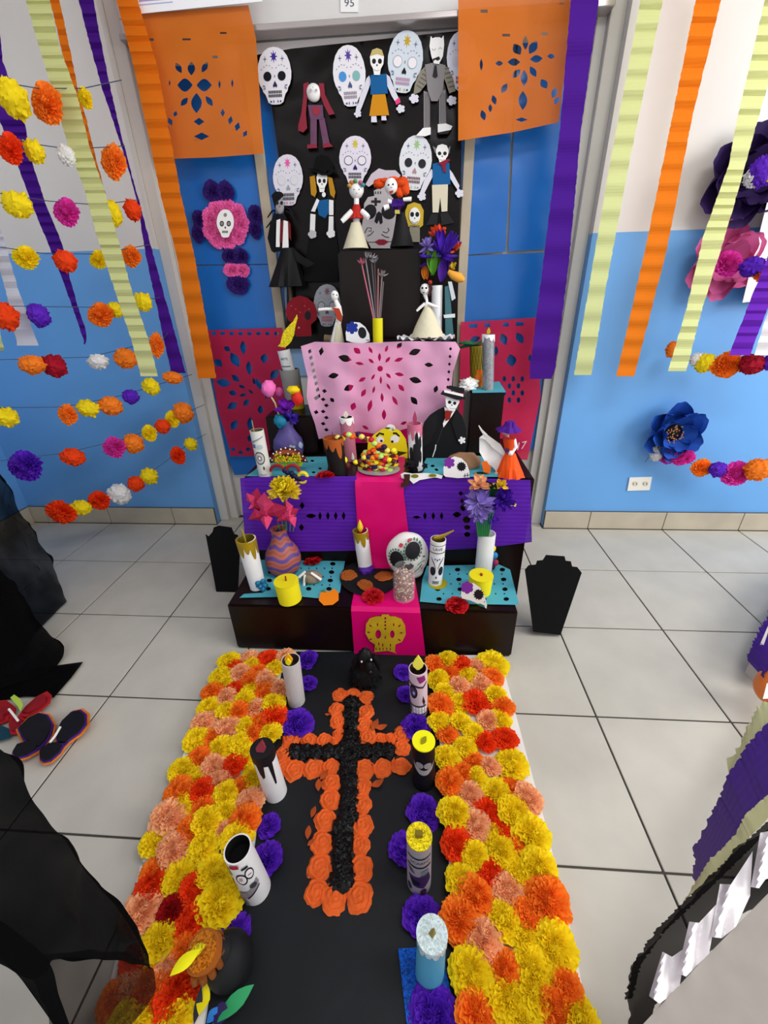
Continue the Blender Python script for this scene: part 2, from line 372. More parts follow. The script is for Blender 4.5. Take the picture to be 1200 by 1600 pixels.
dpart('header_beam', (XC0 + .045, YD - .05, 1.755), (XC1 - .045, YD + .012, 1.86), M('#d9d6d4', .3), lab='white header beam above the door')
dpart('header_rail', (XC0 + .045, YD - .075, 1.742), (XC1 - .045, YD - .02, 1.758), M('#b8b0ae', .2, metal=.5), lab='shiny rail under the header')
dpart('header_panel', (XC0 + .086, YD - .012, 1.70), (XC1 - .076, YD + .012, 1.742), M('#cfc6c4', .4))
dpart('header_panel', (XC0 + .045, YD - .03, 1.86), (XC1 - .045, YD + .012, CEIL), M('#d9d6d4', .3))
# number plate 95
f = Fig('number_plate', 'small white plate reading 95 on the beam above the door', 'sign', YD - .051, (545, 20))
f.cut('plate', rect(532, -8, 560, 19), M('#f0efee', .4), 0, .002)
def textprint(f, name, txt, x, y, size_px, mat, off, rot=0, sx=1):
    vs, fs = text2d(txt, size_px); c, s_ = cos(R(rot)), sin(R(rot)); mb = MB()
    mb.add([f.p(x + a * sx * c - b_ * s_, y + a * sx * s_ - b_ * c * 1.0, off) for a, b_ in ((p[0], p[1]) for p in vs)], fs); return mb.build(name, mat, f.root, False)
textprint(f, 'lettering', '95', 546, 5, 17, M('#555560'), .0025)
# wall socket
f = Fig('wall_socket', 'white double power socket low on the blue wall at right', 'socket', YW, (1000, 766))
pl = f.cut('plate', [(984, 746), (1019, 745), (1015, 766), (980, 767)], M('#f3efe4', .4), 0, .006)
f.prints('outlet', [(ell(992, 756, 5, 4), M('#ddd6c6')), (ell(1008, 756, 5, 4), M('#ddd6c6')), (rect(989, 754, 990, 758), M('#5b4a30')), (rect(994, 754, 995, 758), M('#5b4a30')), (rect(1005, 754, 1006, 758), M('#5b4a30')), (rect(1010, 754, 1011, 758), M('#5b4a30'))], .006)

# ---------------------------------------------------------------- sheets of paper and plastic on the door
def sheet(name, label, cat, loops, Y, mat, step=8, amp=.004, fr_=.03, base=None, off=None, tear=0):
    c = base or loops[0][0]; root_loc = PY(c[0], c[1], Y)
    vs, fs = fill(loops, step)
    g = off or (lambda x, y: 0)
    mb = MB().add([PY(x, y, Y - abs(amp) - amp * noise.noise(V((x * fr_, y * fr_, Y * 7))) - g(x, y)) for x, y in vs], fs)
    return single(mb, name, mat, label, cat, root_loc)
BLU = M('#0466bb', .3, bump=.1, bscale=5)
sheet('blue_paper_panel', 'large glossy blue paper on the left door behind the flower cross', 'paper', [[(225, 100), (438, 90), (441, 412), (268, 414)]], YD - .006, BLU, 16, .003)
sheet('blue_paper_panel', 'blue paper below the flower cross and above the left red cut paper', 'paper', [[(268, 416), (441, 413), (455, 735), (372, 742), (366, 742), (350, 700)]], YD - .006, BLU, 16, .003)
sheet('blue_paper_panel', 'narrow blue paper beside the door strip under the right orange banner', 'paper', [[(722, 60), (806, 55), (790, 393), (720, 399)]], YD - .006, BLU, 14, .003)
sheet('blue_paper_panel', 'blue paper next to the purple streamer, under the right orange banner', 'paper', [[(810, 55), (897, 50), (878, 388), (794, 393)]], YD - .006, BLU, 14, .003)
sheet('blue_paper_panel', 'wide blue paper above the red cut paper right of the altar', 'paper', [[(721, 400), (858, 394), (842, 700), (714, 730)]], YD - .005, BLU, 14, .003)
PLA = M('#0d0606', .27, bump=.2, bscale=9); PLA.node_tree.nodes['Principled BSDF'].inputs['Specular IOR Level'].default_value = .16
bsheet = sheet('black_plastic_sheet', 'large shiny black plastic sheet hung as the backdrop of the altar', 'sheet',
      [[(400, 86), (455, 76), (560, 65), (718, 48), (722, 140), (719, 300), (714, 540), (610, 560), (470, 545), (447, 545), (449, 400), (436, 250), (424, 160)]], YD - .022, PLA, 12, .006, .02)

# ---------------------------------------------------------------- cut paper banners (papel picado): every hole is a real hole
ORP = M('#cf6c16', .6, alpha=.93, bump=.25, bscale=10)
def leaves(l): return [petal(*a) for a in l]
lo = [petal(279, 106, 19, 9, 60), petal(299, 107, 22, 12, 90), petal(320, 105, 19, 9, 118), petal(289, 133, 24, 21, 0), petal(319, 133, 24, 20, 0), petal(307, 161, 32, 17, 90), petal(288, 159, 17, 9, 130), petal(327, 158, 19, 9, 55),
      diamond(311, 190, 17, 12), diamond(315, 213, 24, 12), diamond(274, 178, 7, 10, 20), diamond(266, 190, 8, 14, -25), diamond(262, 201, 5, 12), diamond(348, 176, 7, 13), diamond(360, 188, 8, 14, 10), diamond(371, 198, 9, 15, 15), diamond(383, 209, 7, 12, 30),
      diamond(248, 133, 3, 12), diamond(265, 130, 3, 10), diamond(343, 132, 4, 14), diamond(363, 130, 4, 14), rect(285, 60, 298, 63), rect(230, 60, 240, 64), rect(344, 50, 354, 53), rect(332, 87, 340, 91)]
sheet('cut_paper_banner', 'orange cut paper banner hung left of the skull backdrop', 'banner', [[(185, 30), (215, 22), (388, 8), (400, 60), (412, 240), (330, 246), (270, 248), (240, 150), (215, 40)]] + lo, YD - .09, ORP, 9, .007, .02)
ro = [petal(808, 77, 20, 14, 60), petal(821, 67, 22, 9, 90), petal(833, 74, 24, 13, 120), petal(803, 97, 20, 12, 0), petal(838, 92, 20, 12, -5), petal(807, 115, 18, 10, 130), petal(819, 122, 26, 11, 90), petal(833, 112, 19, 10, 60), petal(780, 99, 12, 8, 0), petal(861, 88, 12, 8, 0),
      petal(788, 138, 18, 9, 120), petal(850, 131, 17, 12, 60), petal(817, 157, 30, 14, 90), petal(772, 156, 16, 8, 75), petal(766, 169, 13, 6, 90), petal(755, 180, 17, 9, 75), petal(866, 145, 18, 9, 110), petal(870, 157, 14, 8, 120), petal(752, 101, 19, 5, 90), diamond(815, 187, 20, 7),
      rect(751, 15, 762, 20), rect(785, 53, 797, 57), rect(846, 51, 856, 55), rect(874, 4, 882, 7)]
sheet('cut_paper_banner', 'orange cut paper banner hung right of the skull backdrop beside the purple streamer', 'banner', [[(716, -10), (893, -12), (884, 100), (873, 191), (800, 207), (716, 220)]] + ro, YD - .09, ORP, 9, .006, .02)
RDP = M('#b01a44', .6, alpha=.94, bump=.25, bscale=12); RDP2 = M('#c41f4c', .6, alpha=.93, bump=.25, bscale=12)
def burst(cx, cy, rows, sy=1.15):
    h = []
    for (r, n, l, wd, ph) in rows:
        for k in range(n):
            a = 360 * k / n + ph; h.append(petal(cx + r * cos(R(a)), cy + r * sy * sin(R(a)), l, wd, a))
    return h
hl = [petal(380, 543, 22, 10, 85), petal(367, 562, 26, 14, 60), petal(389, 575, 22, 9, 85), petal(341, 567, 17, 12, 40), petal(368, 591, 16, 9, 40), petal(349, 598, 24, 13, 10), petal(364, 614, 13, 9, 10), petal(404, 600, 20, 8, 65), petal(363, 634, 18, 11, -30), petal(385, 629, 14, 8, -50), petal(397, 596, 12, 5, 75), petal(413, 560, 16, 12, 100), petal(429, 585, 20, 12, 130),
      petal(366, 664, 18, 11, -60), petal(391, 662, 22, 10, 90), petal(407, 640, 14, 9, 90), petal(418, 618, 12, 7, -60), petal(378, 604, 12, 5, 20), petal(380, 617, 12, 5, -15), petal(392, 612, 10, 4, 40), petal(355, 545, 12, 8, 30), petal(390, 685, 12, 7, 90)]
hl += [ell(334 + k * 14, 521, 4, 3, 0, 8) for k in range(8)] + [diamond(364 + k * 12, 702 + (k % 2) * 5, 9, 7) for k in range(6)]
sheet('cut_paper_banner', 'dark red cut paper banner on the door left of the altar', 'banner', [[(325, 516), (441, 512), (450, 560), (452, 712), (440, 712), (360, 713), (358, 700), (342, 645), (334, 600)]] + hl, YD - .03, RDP, 8, .005, .03)
hr = [petal(787, 530, 20, 12, 70), petal(812, 528, 20, 12, 60), petal(799, 563, 20, 16, 80), petal(775, 548, 16, 7, 90), petal(742, 530, 18, 10, -20)] + [ell(788 + (k % 3) * 14 - (k // 3 % 2) * 6, 592 + (k // 3) * 11, 3, 4.5, 0, 8) for k in range(12)] + [rect(733, 506, 746, 512), rect(757, 505, 766, 511), rect(786, 504, 795, 510), rect(806, 503, 818, 509)]
hr += [petal(829, 560, 14, 7, 80), petal(748, 560, 16, 8, 70)]
rb = sheet('cut_paper_banner', 'bright red cut paper banner on the door right of the altar, marked 17', 'banner', [[(720, 503), (780, 500), (838, 496), (845, 620), (824, 719), (770, 715), (716, 712)]] + hr, YD - .03, RDP2, 8, .005, .03)
f = Fig('red_banner_print', 'x', 'x', YD - .045, (815, 697)); tx = textprint(f, 'lettering', '17', 814, 697, 17, M('#e8c8d0'), 0, -12); bpy.context.view_layer.update()
for v in tx.data.vertices: v.co += tx.parent.location - rb.location
rt_ = tx.parent; tx.parent = rb; bpy.data.objects.remove(rt_); tx['label'] = 'white handwritten 17'
# small poster above the left orange banner
f = Fig('poster', 'white poster with lavender lines above the left orange banner', 'poster', YD - .115, (310, 18))
f.cut('sheet', [(213, 22), (410, 2), (408, -70), (205, -50)], M('#fbfbff', .5), 0, .002)
f.prints('printed_lines', [([(217, 3), (290, -3), (290, -6), (217, 0)], M('#a9a6dc')), ([(217, 9), (270, 4), (270, 2), (217, 7)], M('#b9b6e4'))], .002)

# ---------------------------------------------------------------- crepe streamers
def streamer(label, col, edge, Y0, Y1, wave=.002, tw=0, alpha=1, name='crepe_streamer'):
    """edge: list of (xl, xr, y) from top to bottom, measured in the photograph; hangs between depths Y0 (top) and Y1"""
    n = len(edge); ytop, ybot = edge[0][2], edge[-1][2]; rnd = random.Random(int(edge[0][0]) + int(ybot))
    def at(t):
        y = ytop + (ybot - ytop) * t
        for a, b_ in zip(edge, edge[1:]):
            if a[2] <= y <= b_[2] + 1e-6: k = (y - a[2]) / (b_[2] - a[2]); return a[0] + (b_[0] - a[0]) * k, a[1] + (b_[1] - a[1]) * k, y
        return edge[-1]
    NU = max(24, int((ybot - ytop) / 5)); cre = sorted(rnd.random() for _ in range(9))
    def fn(u, v):
        xl, xr, y = at(u); j = rnd.uniform(-.6, .6) if v in (0, 1) else 0
        cr = sum(math.exp(-((u - c) * NU / .9) ** 2) for c in cre)
        return PY(xl + (xr - xl) * v + j, y, Y0 + (Y1 - Y0) * u + .006 * sin(u * 9 + xl) + wave * .06 * sin(u * 70) - .0025 * cr)
    mb = MB().grid(fn, NU, 6)
    return single(mb, name, M(col, .8, wave=.12, wscale=42, alpha=alpha, transl=.25), label, 'streamer', PY((edge[-1][0] + edge[-1][1]) / 2, ybot, Y1))
CR_ = '#dbe09c'; OR_ = '#ee7d12'; PU_ = '#4c1391'
T = -260
streamer('orange streamer overlapping the left orange banner and door frame', OR_, [(128, 186, T), (182, 215, 0), (208, 245, 100), (250, 282, 300), (276, 304, 400), (310, 338, 591)], 1.74, 1.74)
streamer('purple streamer hanging right of the right orange banner', PU_, [(918, 968, T), (892, 936, 0), (875, 908, 200), (850, 890, 400), (828, 868, 575), (828, 862, 592)], 1.70, 1.70)
streamer('pale green streamer on the right, nearest the door', CR_, [(1040, 1085, T), (1001, 1036, 0), (954, 984, 250), (925, 952, 420), (897, 924, 586)], 1.66, 1.66)
streamer('orange streamer on the right between two pale green ones', OR_, [(1130, 1180, T), (1087, 1127, 0), (1051, 1082, 180), (1008, 1042, 390), (963, 991, 588)], 1.66, 1.66)
streamer('pale green streamer in front of the purple and pink wall flowers', CR_, [(1262, 1310, T), (1195, 1240, 0), (1151, 1183, 190), (1138, 1164, 260), (1100, 1134, 365), (1073, 1098, 480), (1044, 1072, 580)], 1.50, 1.50)
streamer('purple streamer at the right edge over the white board', '#6d22b4', [(1262, 1300, 280), (1200, 1232, 400), (1168, 1200, 480), (1139, 1172, 555)], 1.55, 1.55)
streamer('white streamer at the far right edge', '#efeae8', [(1262, 1300, 330), (1215, 1250, 440), (1178, 1215, 555)], 1.58, 1.58)
streamer('pale green streamer crossing the flower garlands on the left', CR_, [(-30, 25, T), (40, 78, 0), (60, 92, 70), (84, 121, 150), (107, 140, 230), (133, 164, 300), (150, 182, 365), (178, 205, 450), (205, 232, 530), (220, 247, 588)], 1.45, 1.45)
streamer('thin twisted orange streamer behind the left pale green one', OR_, [(40, 60, T), (78, 93, 0), (99, 112, 90), (117, 124, 150), (129, 136, 190), (142, 148, 240), (163, 167, 310), (175, 178, 350), (180, 182, 385)], 1.60, 1.60)
streamer('narrow twisted purple streamer beside the left door frame', PU_, [(88, 114, T), (123, 146, 0), (138, 157, 60), (160, 173, 140), (187, 192, 220), (202, 205, 270), (215, 219, 320), (228, 240, 400), (243, 259, 470), (256, 276, 530), (268, 290, 583)], 1.66, 1.66)
streamer('purple streamer at far left tapering to a knot', PU_, [(-60, -30, T), (-40, -5, 0), (-8, 4, 95), (0, 38, 190), (28, 52, 260), (50, 72, 320), (75, 97, 380), (95, 108, 430), (113, 122, 480), (125, 134, 515), (131, 136, 530), (131, 133, 538)], 1.50, 1.50)
streamer('white streamer hanging at the left edge', '#dedbe4', [(-60, -25, 280), (-12, 8, 380), (8, 28, 450), (27, 60, 540)], 1.40, 1.40)
streamer('pale green streamer tip at the left edge', CR_, [(-50, -20, 400), (-22, 2, 530), (-14, 7, 548)], 1.36, 1.36)

# ---------------------------------------------------------------- garlands of tissue flowers on strings
STR = M('#3c4a5c', .7)
def garland(label, pts, Ya, Yb, xa, xb, fl, sag=0):
    Yf = lambda x: Ya + (Yb - Ya) * (x - xa) / (xb - xa)
    rl = PY(pts[0][0], pts[0][1], Yf(pts[0][0])); g = thing('flower_garland', label, 'garland', rl)
    MB().tube([PY(x, y, Yf(x)) for x, y in pts], .0012, n=5).build('string', STR, g)
    for (x, y, rx, ry, c) in fl:
        Y = Yf(x) - .012; p = PY(x, y, Y); q = mpp(p)
        me = random.choice(CRU + RUF[:2]) if c != 'K' else random.choice(RUF)
        if me in CRU: place(me, 'tissue_flower', FC[c], p, (rx * q, (rx + ry) / 2 * q * .8, ry * q), g, (random.uniform(-.2, .2), random.uniform(-.2, .2), random.uniform(-.2, .2)))
        else: place(me, 'tissue_flower', FC[c], p + V((0, .012, 0)), (rx * q * 1.1, ry * q * 1.1, q * rx * .9), g, (R(80), random.uniform(-.4, .4), 0))
G = dict(Ya=1.32, Yb=1.74, xa=0, xb=330)
garland('top garland at left with yellow and large orange tissue flowers', [(-60, 118), (0, 128), (60, 138), (130, 138), (190, 125)], fl=[(20, 154, 23, 24, 'Y'), (72, 162, 24, 26, 'O'), (130, 152, 10, 14, 'Y')], **G)
garland('second garland at left with a red flower at the edge and an orange one', [(-60, 200), (0, 212), (60, 226), (110, 233), (195, 228)], fl=[(14, 232, 19, 20, 'R'), (54, 237, 15, 15, 'Y'), (104, 243, 12, 14, 'W'), (176, 253, 18, 22, 'O')], **G)
garland('third garland at left with a magenta tissue flower', [(-60, 288), (0, 302), (75, 314), (150, 320), (218, 312)], fl=[(28, 320, 21, 17, 'Y'), (102, 332, 19, 18, 'K'), (177, 333, 11, 18, 'Y'), (207, 328, 13, 14, 'R')], **G)
garland('fourth garland at left along the top of the blue paint', [(-60, 375), (0, 386), (70, 396), (150, 397), (235, 382)], fl=[(38, 403, 20, 15, 'Y'), (102, 408, 17, 15, 'R'), (152, 406, 14, 12, 'Y'), (203, 401, 15, 14, 'O')], **G)
garland('fifth garland at left with a violet flower beside the white streamer', [(-60, 478), (0, 478), (140, 480), (250, 465)], fl=[(8, 494, 19, 20, 'R'), (60, 493, 16, 17, 'V'), (156, 493, 20, 16, 'O'), (180, 484, 12, 11, 'Y'), (224, 472, 13, 13, 'Y')], **G)
garland('sixth garland at left with orange and crimson flowers side by side and a white one', [(-60, 562), (0, 562), (140, 558), (255, 530), (262, 520)], fl=[(50, 570, 19, 14, 'O'), (85, 572, 17, 17, 'C'), (153, 565, 16, 11, 'W'), (196, 560, 17, 15, 'O'), (243, 540, 11, 17, 'O')], **G)
garland('seventh garland at left with an indigo flower near its upper end', [(-60, 640), (0, 637), (100, 636), (190, 618), (300, 585)], fl=[(10, 652, 17, 15, 'Y'), (104, 649, 14, 15, 'O'), (137, 638, 17, 13, 'Y'), (173, 634, 18, 14, 'O'), (204, 620, 13, 11, 'V'), (236, 604, 13, 13, 'Y'), (270, 590, 15, 9, 'O')], **G)
garland('eighth garland at left with a big ragged violet flower and a pink one', [(-60, 724), (0, 720), (100, 708), (200, 685), (320, 632)], fl=[(40, 729, 27, 22, 'V'), (114, 714, 18, 14, 'R'), (178, 700, 18, 15, 'K'), (208, 693, 16, 15, 'O'), (232, 678, 12, 12, 'Y'), (254, 666, 12, 11, 'R'), (268, 656, 11, 12, 'Y'), (286, 645, 15, 16, 'O')], **G)
garland('lowest garland at left ending in a large orange flower over the baseboard', [(82, 802), (130, 790), (188, 770), (240, 735), (300, 690), (322, 678)], fl=[(95, 801, 22, 17, 'R'), (127, 793, 15, 12, 'Y'), (154, 783, 17, 14, 'R'), (187, 772, 17, 16, 'W'), (212, 756, 13, 12, 'R'), (233, 744, 13, 13, 'Y'), (277, 713, 12, 13, 'R'), (298, 694, 10, 10, 'Y')], **G)
G2 = dict(Ya=1.76, Yb=1.62, xa=1020, xb=1200)
garland('garland at right in front of the dark purple wall flower', [(1168, 262), (1200, 250), (1260, 240)], fl=[(1178, 277, 14, 14, 'W'), (1190, 268, 17, 20, 'V'), (1204, 268, 10, 13, 'Y')], **G2)
garland('garland at right crossing the pink wall flower and the white board', [(1125, 414), (1160, 412), (1200, 404), (1260, 395)], fl=[(1139, 413, 20, 17, 'K'), (1175, 417, 17, 14, 'V'), (1197, 426, 16, 14, 'O'), (1212, 408, 10, 10, 'C')], **G2)
garland('garland at right ending at the tip of the pale green streamer', [(1048, 545), (1090, 562), (1140, 568), (1260, 555)], fl=[(1050, 546, 9, 12, 'O'), (1088, 562, 10, 10, 'W'), (1101, 567, 15, 14, 'Y'), (1136, 571, 22, 18, 'O'), (1176, 569, 20, 15, 'C'), (1206, 566, 12, 12, 'V')], **G2)
garland('lowest garland at right running from the blue wall flower', [(1008, 722), (1015, 712), (1050, 716), (1090, 727), (1140, 735), (1260, 738)], fl=[(1026, 708, 11, 12, 'W'), (1044, 714, 15, 11, 'K'), (1068, 716, 17, 11, 'K'), (1097, 732, 15, 13, 'O'), (1123, 734, 15, 12, 'V'), (1151, 741, 20, 18, 'K'), (1184, 734, 19, 17, 'O')], **G2)

# ---------------------------------------------------------------- big foam flowers on the right wall
def foam_petal(r, wd, cup, notch=.12, seed=0):
    def fn(u, v):
        x = (v - .5) * 2; wq = wd * sin(pi * (.10 + u * .52)) ** .7; rr = r * u * (1 - .42 * abs(x) ** 3 * u + .02 * sin(x * 9 + seed) * u)
        return (x * wq * u ** .3 * (1 - .2 * u ** 6), rr, cup * (u ** 1.6) + .25 * wd * x * x * u)
    return MB().grid(fn, 10, 12)
def foam_flower(label, cx, cy, rpx, col, Yf_, rings, centre, tilt=0):
    c = PY(cx, cy, YW - .004); q = mpp(c); R0 = rpx * q; g = thing('foam_flower', label, 'flower', c)
    m = M(col, .6, var=.12, vscale=4)
    for ri, (n, rf, wf, cup) in enumerate(rings):
        me = foam_petal(R0 * rf, R0 * wf, R0 * cup, seed=ri).mesh('petal', m)
        for k in range(n):
            o = bpy.data.objects.new('petal', me); COL.objects.link(o); o.parent = g
            o.matrix_local = Matrix.Translation((0, -.012 - .008 * ri, 0)) @ Matrix.Rotation(R(90) + R(tilt), 4, 'X') @ Matrix.Rotation(2 * pi * k / n + ri * .5, 4, 'Z') @ Matrix.Rotation(R(4 * (k % 2)), 4, 'X')
    mb = MB(); rnd = random.Random(cx); r1 = R0 * centre[1]
    if centre[0] == 'stamen':
        mb.sph(c + V((0, -.045, 0)), (r1, .014, r1), 0)
        for k in range(46):
            a = rnd.random() * 6.28; q_ = r1 * rnd.random() ** .5; mb.sph(c + V((q_ * cos(a), -.060 - rnd.random() * .008, q_ * sin(a))), .0028, 1, 6, 4)
        mb.build('flower_centre', [M('#0d0c14', .6), M('#c98a5a', .5)], g)
    else:
        for k in range(5):
            rr = r1 * (1 - k * .18); pts = [c + V((rr * cos(a), -.028 - k * .004, rr * sin(a))) for a in [j * 2 * pi / 24 for j in range(25)]]
            mb.grid(lambda u, v, rr=rr, k=k: c + V((rr * (1 + .1 * sin(u * 19 + k)) * cos(2 * pi * u), -.02 - .022 * v - k * .004, rr * (1 + .1 * sin(u * 19 + k)) * sin(2 * pi * u))), 30, 3)
        mb.build('flower_centre', [m], g)
    return g
foam_flower('royal blue foam flower with a dark beaded centre low on the wall', 1042, 672, 46, '#1f4fb0', 0, [(6, 1.0, .5, .42), (5, .82, .44, .5), (5, .58, .34, .5)], ('stamen', .30), -6)
foam_flower('dark purple foam flower high on the white wall', 1150, 285, 66, '#2e1a4d', 0, [(6, 1.0, .52, .32), (5, .8, .46, .4), (5, .56, .36, .45)], ('rose', .34))
foam_flower('pink foam flower at the top of the blue paint on the right', 1117, 410, 55, '#d8679f', 0, [(6, 1.0, .5, .32), (5, .8, .44, .4), (4, .55, .36, .4)], ('rose', .34))
# white board at the right edge
f = Fig('white_board', 'white board on the wall at the right edge behind the purple streamer', 'board', YW - .001, (1230, 400))
f.cut('panel', [(1205, 290), (1400, 270), (1400, 470), (1160, 472)], M('#f2efec', .35), .02, .03)
f.cut('frame', [(1205, 290), (1211, 289), (1167, 472), (1160, 473)], M('#fbf7f2', .35), .05, .008)
# ================================================================ ALTAR STEPS
Z1, Z2, Z3, Z4 = .181, .500, .868, 1.143
TEAL = M('#4ea6b8', .7, bump=.1, bscale=20)
def hung(name, label, x0, x1, prof, mat, cat='cloth', amp=0, holes2=(), nu=26):
    """strip of cloth following a side profile of (Y, Z) points, between x0 and x1 (functions or numbers)"""
    L_ = [0]
    for a, b in zip(prof, prof[1:]): L_.append(L_[-1] + math.dist(a, b))
    def at(s_):
        s_ *= L_[-1]
        for i in range(len(prof) - 1):
            if s_ <= L_[i + 1] + 1e-9: k = (s_ - L_[i]) / (L_[i + 1] - L_[i]); return prof[i][0] + (prof[i + 1][0] - prof[i][0]) * k, prof[i][1] + (prof[i + 1][1] - prof[i][1]) * k
        return prof[-1]
    def fn(u, v):
        y, z = at(u); X0 = x0(u) if callable(x0) else x0; X1 = x1(u) if callable(x1) else x1; x = X0 + (X1 - X0) * v
        n = amp * abs(noise.noise(V((x * 9, y * 12, z * 12)))); return (x, y - n, z + n * .4)
    return single(MB().grid(fn, nu, 14), name, mat, label, cat, ((x0(0) if callable(x0) else x0), prof[0][0], prof[0][1]))
def stepbox(label, a, b, parts=()):
    t = thing('altar_box', label, 'box', ((a[0] + b[0]) / 2, (a[1] + b[1]) / 2, a[2]))
    MB().box(a, b, bev=.006).build('body', LACQ, t, False); return t
stepbox('dark glossy lowest step of the altar on the floor', (-.562, .968, 0), (.308, 1.205, Z1 - .002))
stepbox('dark glossy second step behind the purple cloth', (-.545, 1.21, 0), (.372, 1.62, Z2 - .003))
stepbox('tall dark box behind the pink cut paper', (-.325, 1.432, Z2), (.125, 1.76, Z3 - .002))
stepbox('dark box at the right on the second step, under the silver candle', (.186, 1.415, Z2), (.297, 1.60, .718))
stepbox('black box at the left on the second step behind the purple vase', (-.52, 1.425, Z2), (-.345, 1.60, .640))
stepbox('black box at the top of the altar under the two cone dolls', (-.262, 1.645, Z3), (.018, 1.80, Z4 - .002))
# purple cloth with cut diamonds and crepe folds on the front of the second step
def purple(label, loops, dy):
    rl = PY(loops[0][0][0], loops[0][0][1], 1.2); vs, fs = fill(loops, 9)
    mb = MB().add([PY(x, y, 1.197 - dy - .004 * abs(sin(y * .22 + .8 * noise.noise(V((x * .02, y * .03, 0))))) - .003 * noise.noise(V((x * .03, y * .1, 5)))) for x, y in vs], fs)
    return single(mb, 'purple_cloth', PURPC, label, 'cloth', rl)
PURPC = M('#5a1aa6', .7, wave=.25, wscale=22, alpha=.96)
ph = [petal(486, 806, 17, 7, 0), petal(403, 800, 12, 7, 60)] + [diamond(500 + k * 12.3, 806, 6, 14) for k in range(4)] + [diamond(472, 790, 8, 12), diamond(471, 824, 8, 12)]
purple('purple crepe cloth left of the magenta runner on the second step', [[(375, 747), (400, 745), (480, 745), (557, 744), (566, 860), (520, 861), (450, 862), (384, 858)]] + ph, 0)
ph = [petal(651, 808, 5, 12, 90)] + [diamond(664 + k * 13, 806, 6, 13) for k in range(3)] + [petal(714, 804, 14, 9, 0), diamond(720, 771, 8, 8), diamond(722, 783, 7, 9), petal(724, 793, 12, 10, 90), ell(729, 812, 6, 6, 0, 8), ell(730, 824, 5, 4, 0, 8), ell(730, 835, 5, 4, 0, 8)]
purple('purple crepe cloth right of the magenta runner hanging past the step edge', [[(628, 752), (700, 746), (770, 748), (829, 750), (831, 847), (760, 856), (700, 859), (640, 862)]] + ph, 0)
# magenta runner down the middle
x0 = PY(555, 745, 1.2).x; x1 = PY(631, 745, 1.2).x; xb0 = PY(549, 955, .966).x; xb1 = PY(667, 957, .966).x
hung('magenta_runner', 'glossy magenta runner falling over the steps down the middle of the altar', lambda u: x0 + (xb0 - x0) * max(0, u - .25) / .75 * .75, lambda u: x1 + (xb1 - x1) * max(0, u - .3) / .7, [(1.428, Z2 + .002), (1.195, Z2 + .003), (1.188, Z2 - .01), (1.185, .33), (1.183, .20), (1.175, .187), (1.04, .1835), (.968, .1835), (.9625, .178), (.961, .002)], MAG, 'runner', .004, nu=50)
MB_ = MB(); MB_.grid(lambda u, v: PY(545 + 95 * v, 542 + 150 * u, 1.431), 10, 6)
single(MB_, 'magenta_cloth', MAG, 'magenta strip showing through the holes of the pink cut paper', 'cloth')
# pink cut paper on the third step
PKP = M('#efaed2', .7, alpha=.74, bump=.3, bscale=14)
o_ = [(470, 541), (492, 534), (560, 536), (640, 533), (712, 534), (719, 545), (708, 580), (705, 610), (702, 640), (690, 662), (670, 672), (640, 668), (600, 680), (560, 674), (530, 680), (498, 686), (492, 662), (484, 640), (479, 620), (481, 590), (476, 570)]
pk = [ell(594, 576, 4.5, 4.5, 0, 12), petal(558, 548, 14, 9, 40), petal(539, 560, 22, 11, 15), petal(521, 587, 17, 9, -10), petal(545, 606, 17, 10, -25), petal(579, 547, 12, 5, 60), petal(604, 545, 11, 5, -70), petal(624, 540, 12, 7, -50), petal(648, 550, 20, 10, -20), petal(593, 558, 14, 5, 90), petal(580, 564, 11, 5, 40), petal(606, 562, 12, 5, -50), petal(623, 562, 15, 6, -20),
      petal(562, 568, 14, 5, 10), petal(566, 593, 13, 6, -30), petal(583, 589, 11, 4, -60), petal(595, 594, 13, 4, 90), petal(607, 587, 11, 5, 45), petal(624, 585, 15, 6, 10), petal(649, 594, 20, 10, 15), petal(670, 570, 14, 7, 5), petal(568, 614, 14, 7, -60), petal(584, 609, 12, 4, -75), petal(597, 621, 15, 5, 85), petal(607, 604, 12, 4, 60), petal(627, 606, 14, 7, 50), petal(617, 626, 17, 6, 60), petal(647, 626, 16, 9, 50), petal(578, 634, 20, 7, -75), petal(600, 648, 17, 7, 90), petal(552, 635, 13, 9, -70), petal(519, 625, 9, 6, 45), petal(681, 608, 12, 7, -70),
      diamond(502, 549, 8, 14, 10), petal(631, 661, 11, 5, -20), petal(571, 668, 12, 5, 30)]
rnd = random.Random(3)
for k in range(8): pk.append(diamond(484 + k * 2.0, 549 + k * 10, 6, 8, 20))
for k in range(6): pk.append(diamond(494 + (k % 2) * 13 - k * 0, 600 + k * 11, 8, 7, 10)); pk.append(diamond(505 + (k % 2) * 5, 624 + k * 9.5, 8, 6, 10))
for k in range(6): pk.append(diamond(704 - k * .9, 545 + k * 12, 5, 6))
ps, used = [], []
for h in pk:
    c = (sum(p[0] for p in h) / len(h), sum(p[1] for p in h) / len(h)); rr = max(math.dist(c, p) for p in h)
    if inside(c, [o_]) and all(math.dist(c, u[0]) > (rr + u[1]) * .62 for u in used) and min(math.dist(c, p) for p in resample(o_, 3)) > rr * .8: ps.append(h); used.append((c, rr))
sheet('pink_cut_paper', 'pale pink cut paper with a leaf burst hung over the third step', 'banner', [o_] + ps, 1.424, PKP, 6, .010, .035, off=lambda x, y: .006 * sin(x * .11) * max(0, (y - 560) / 120))
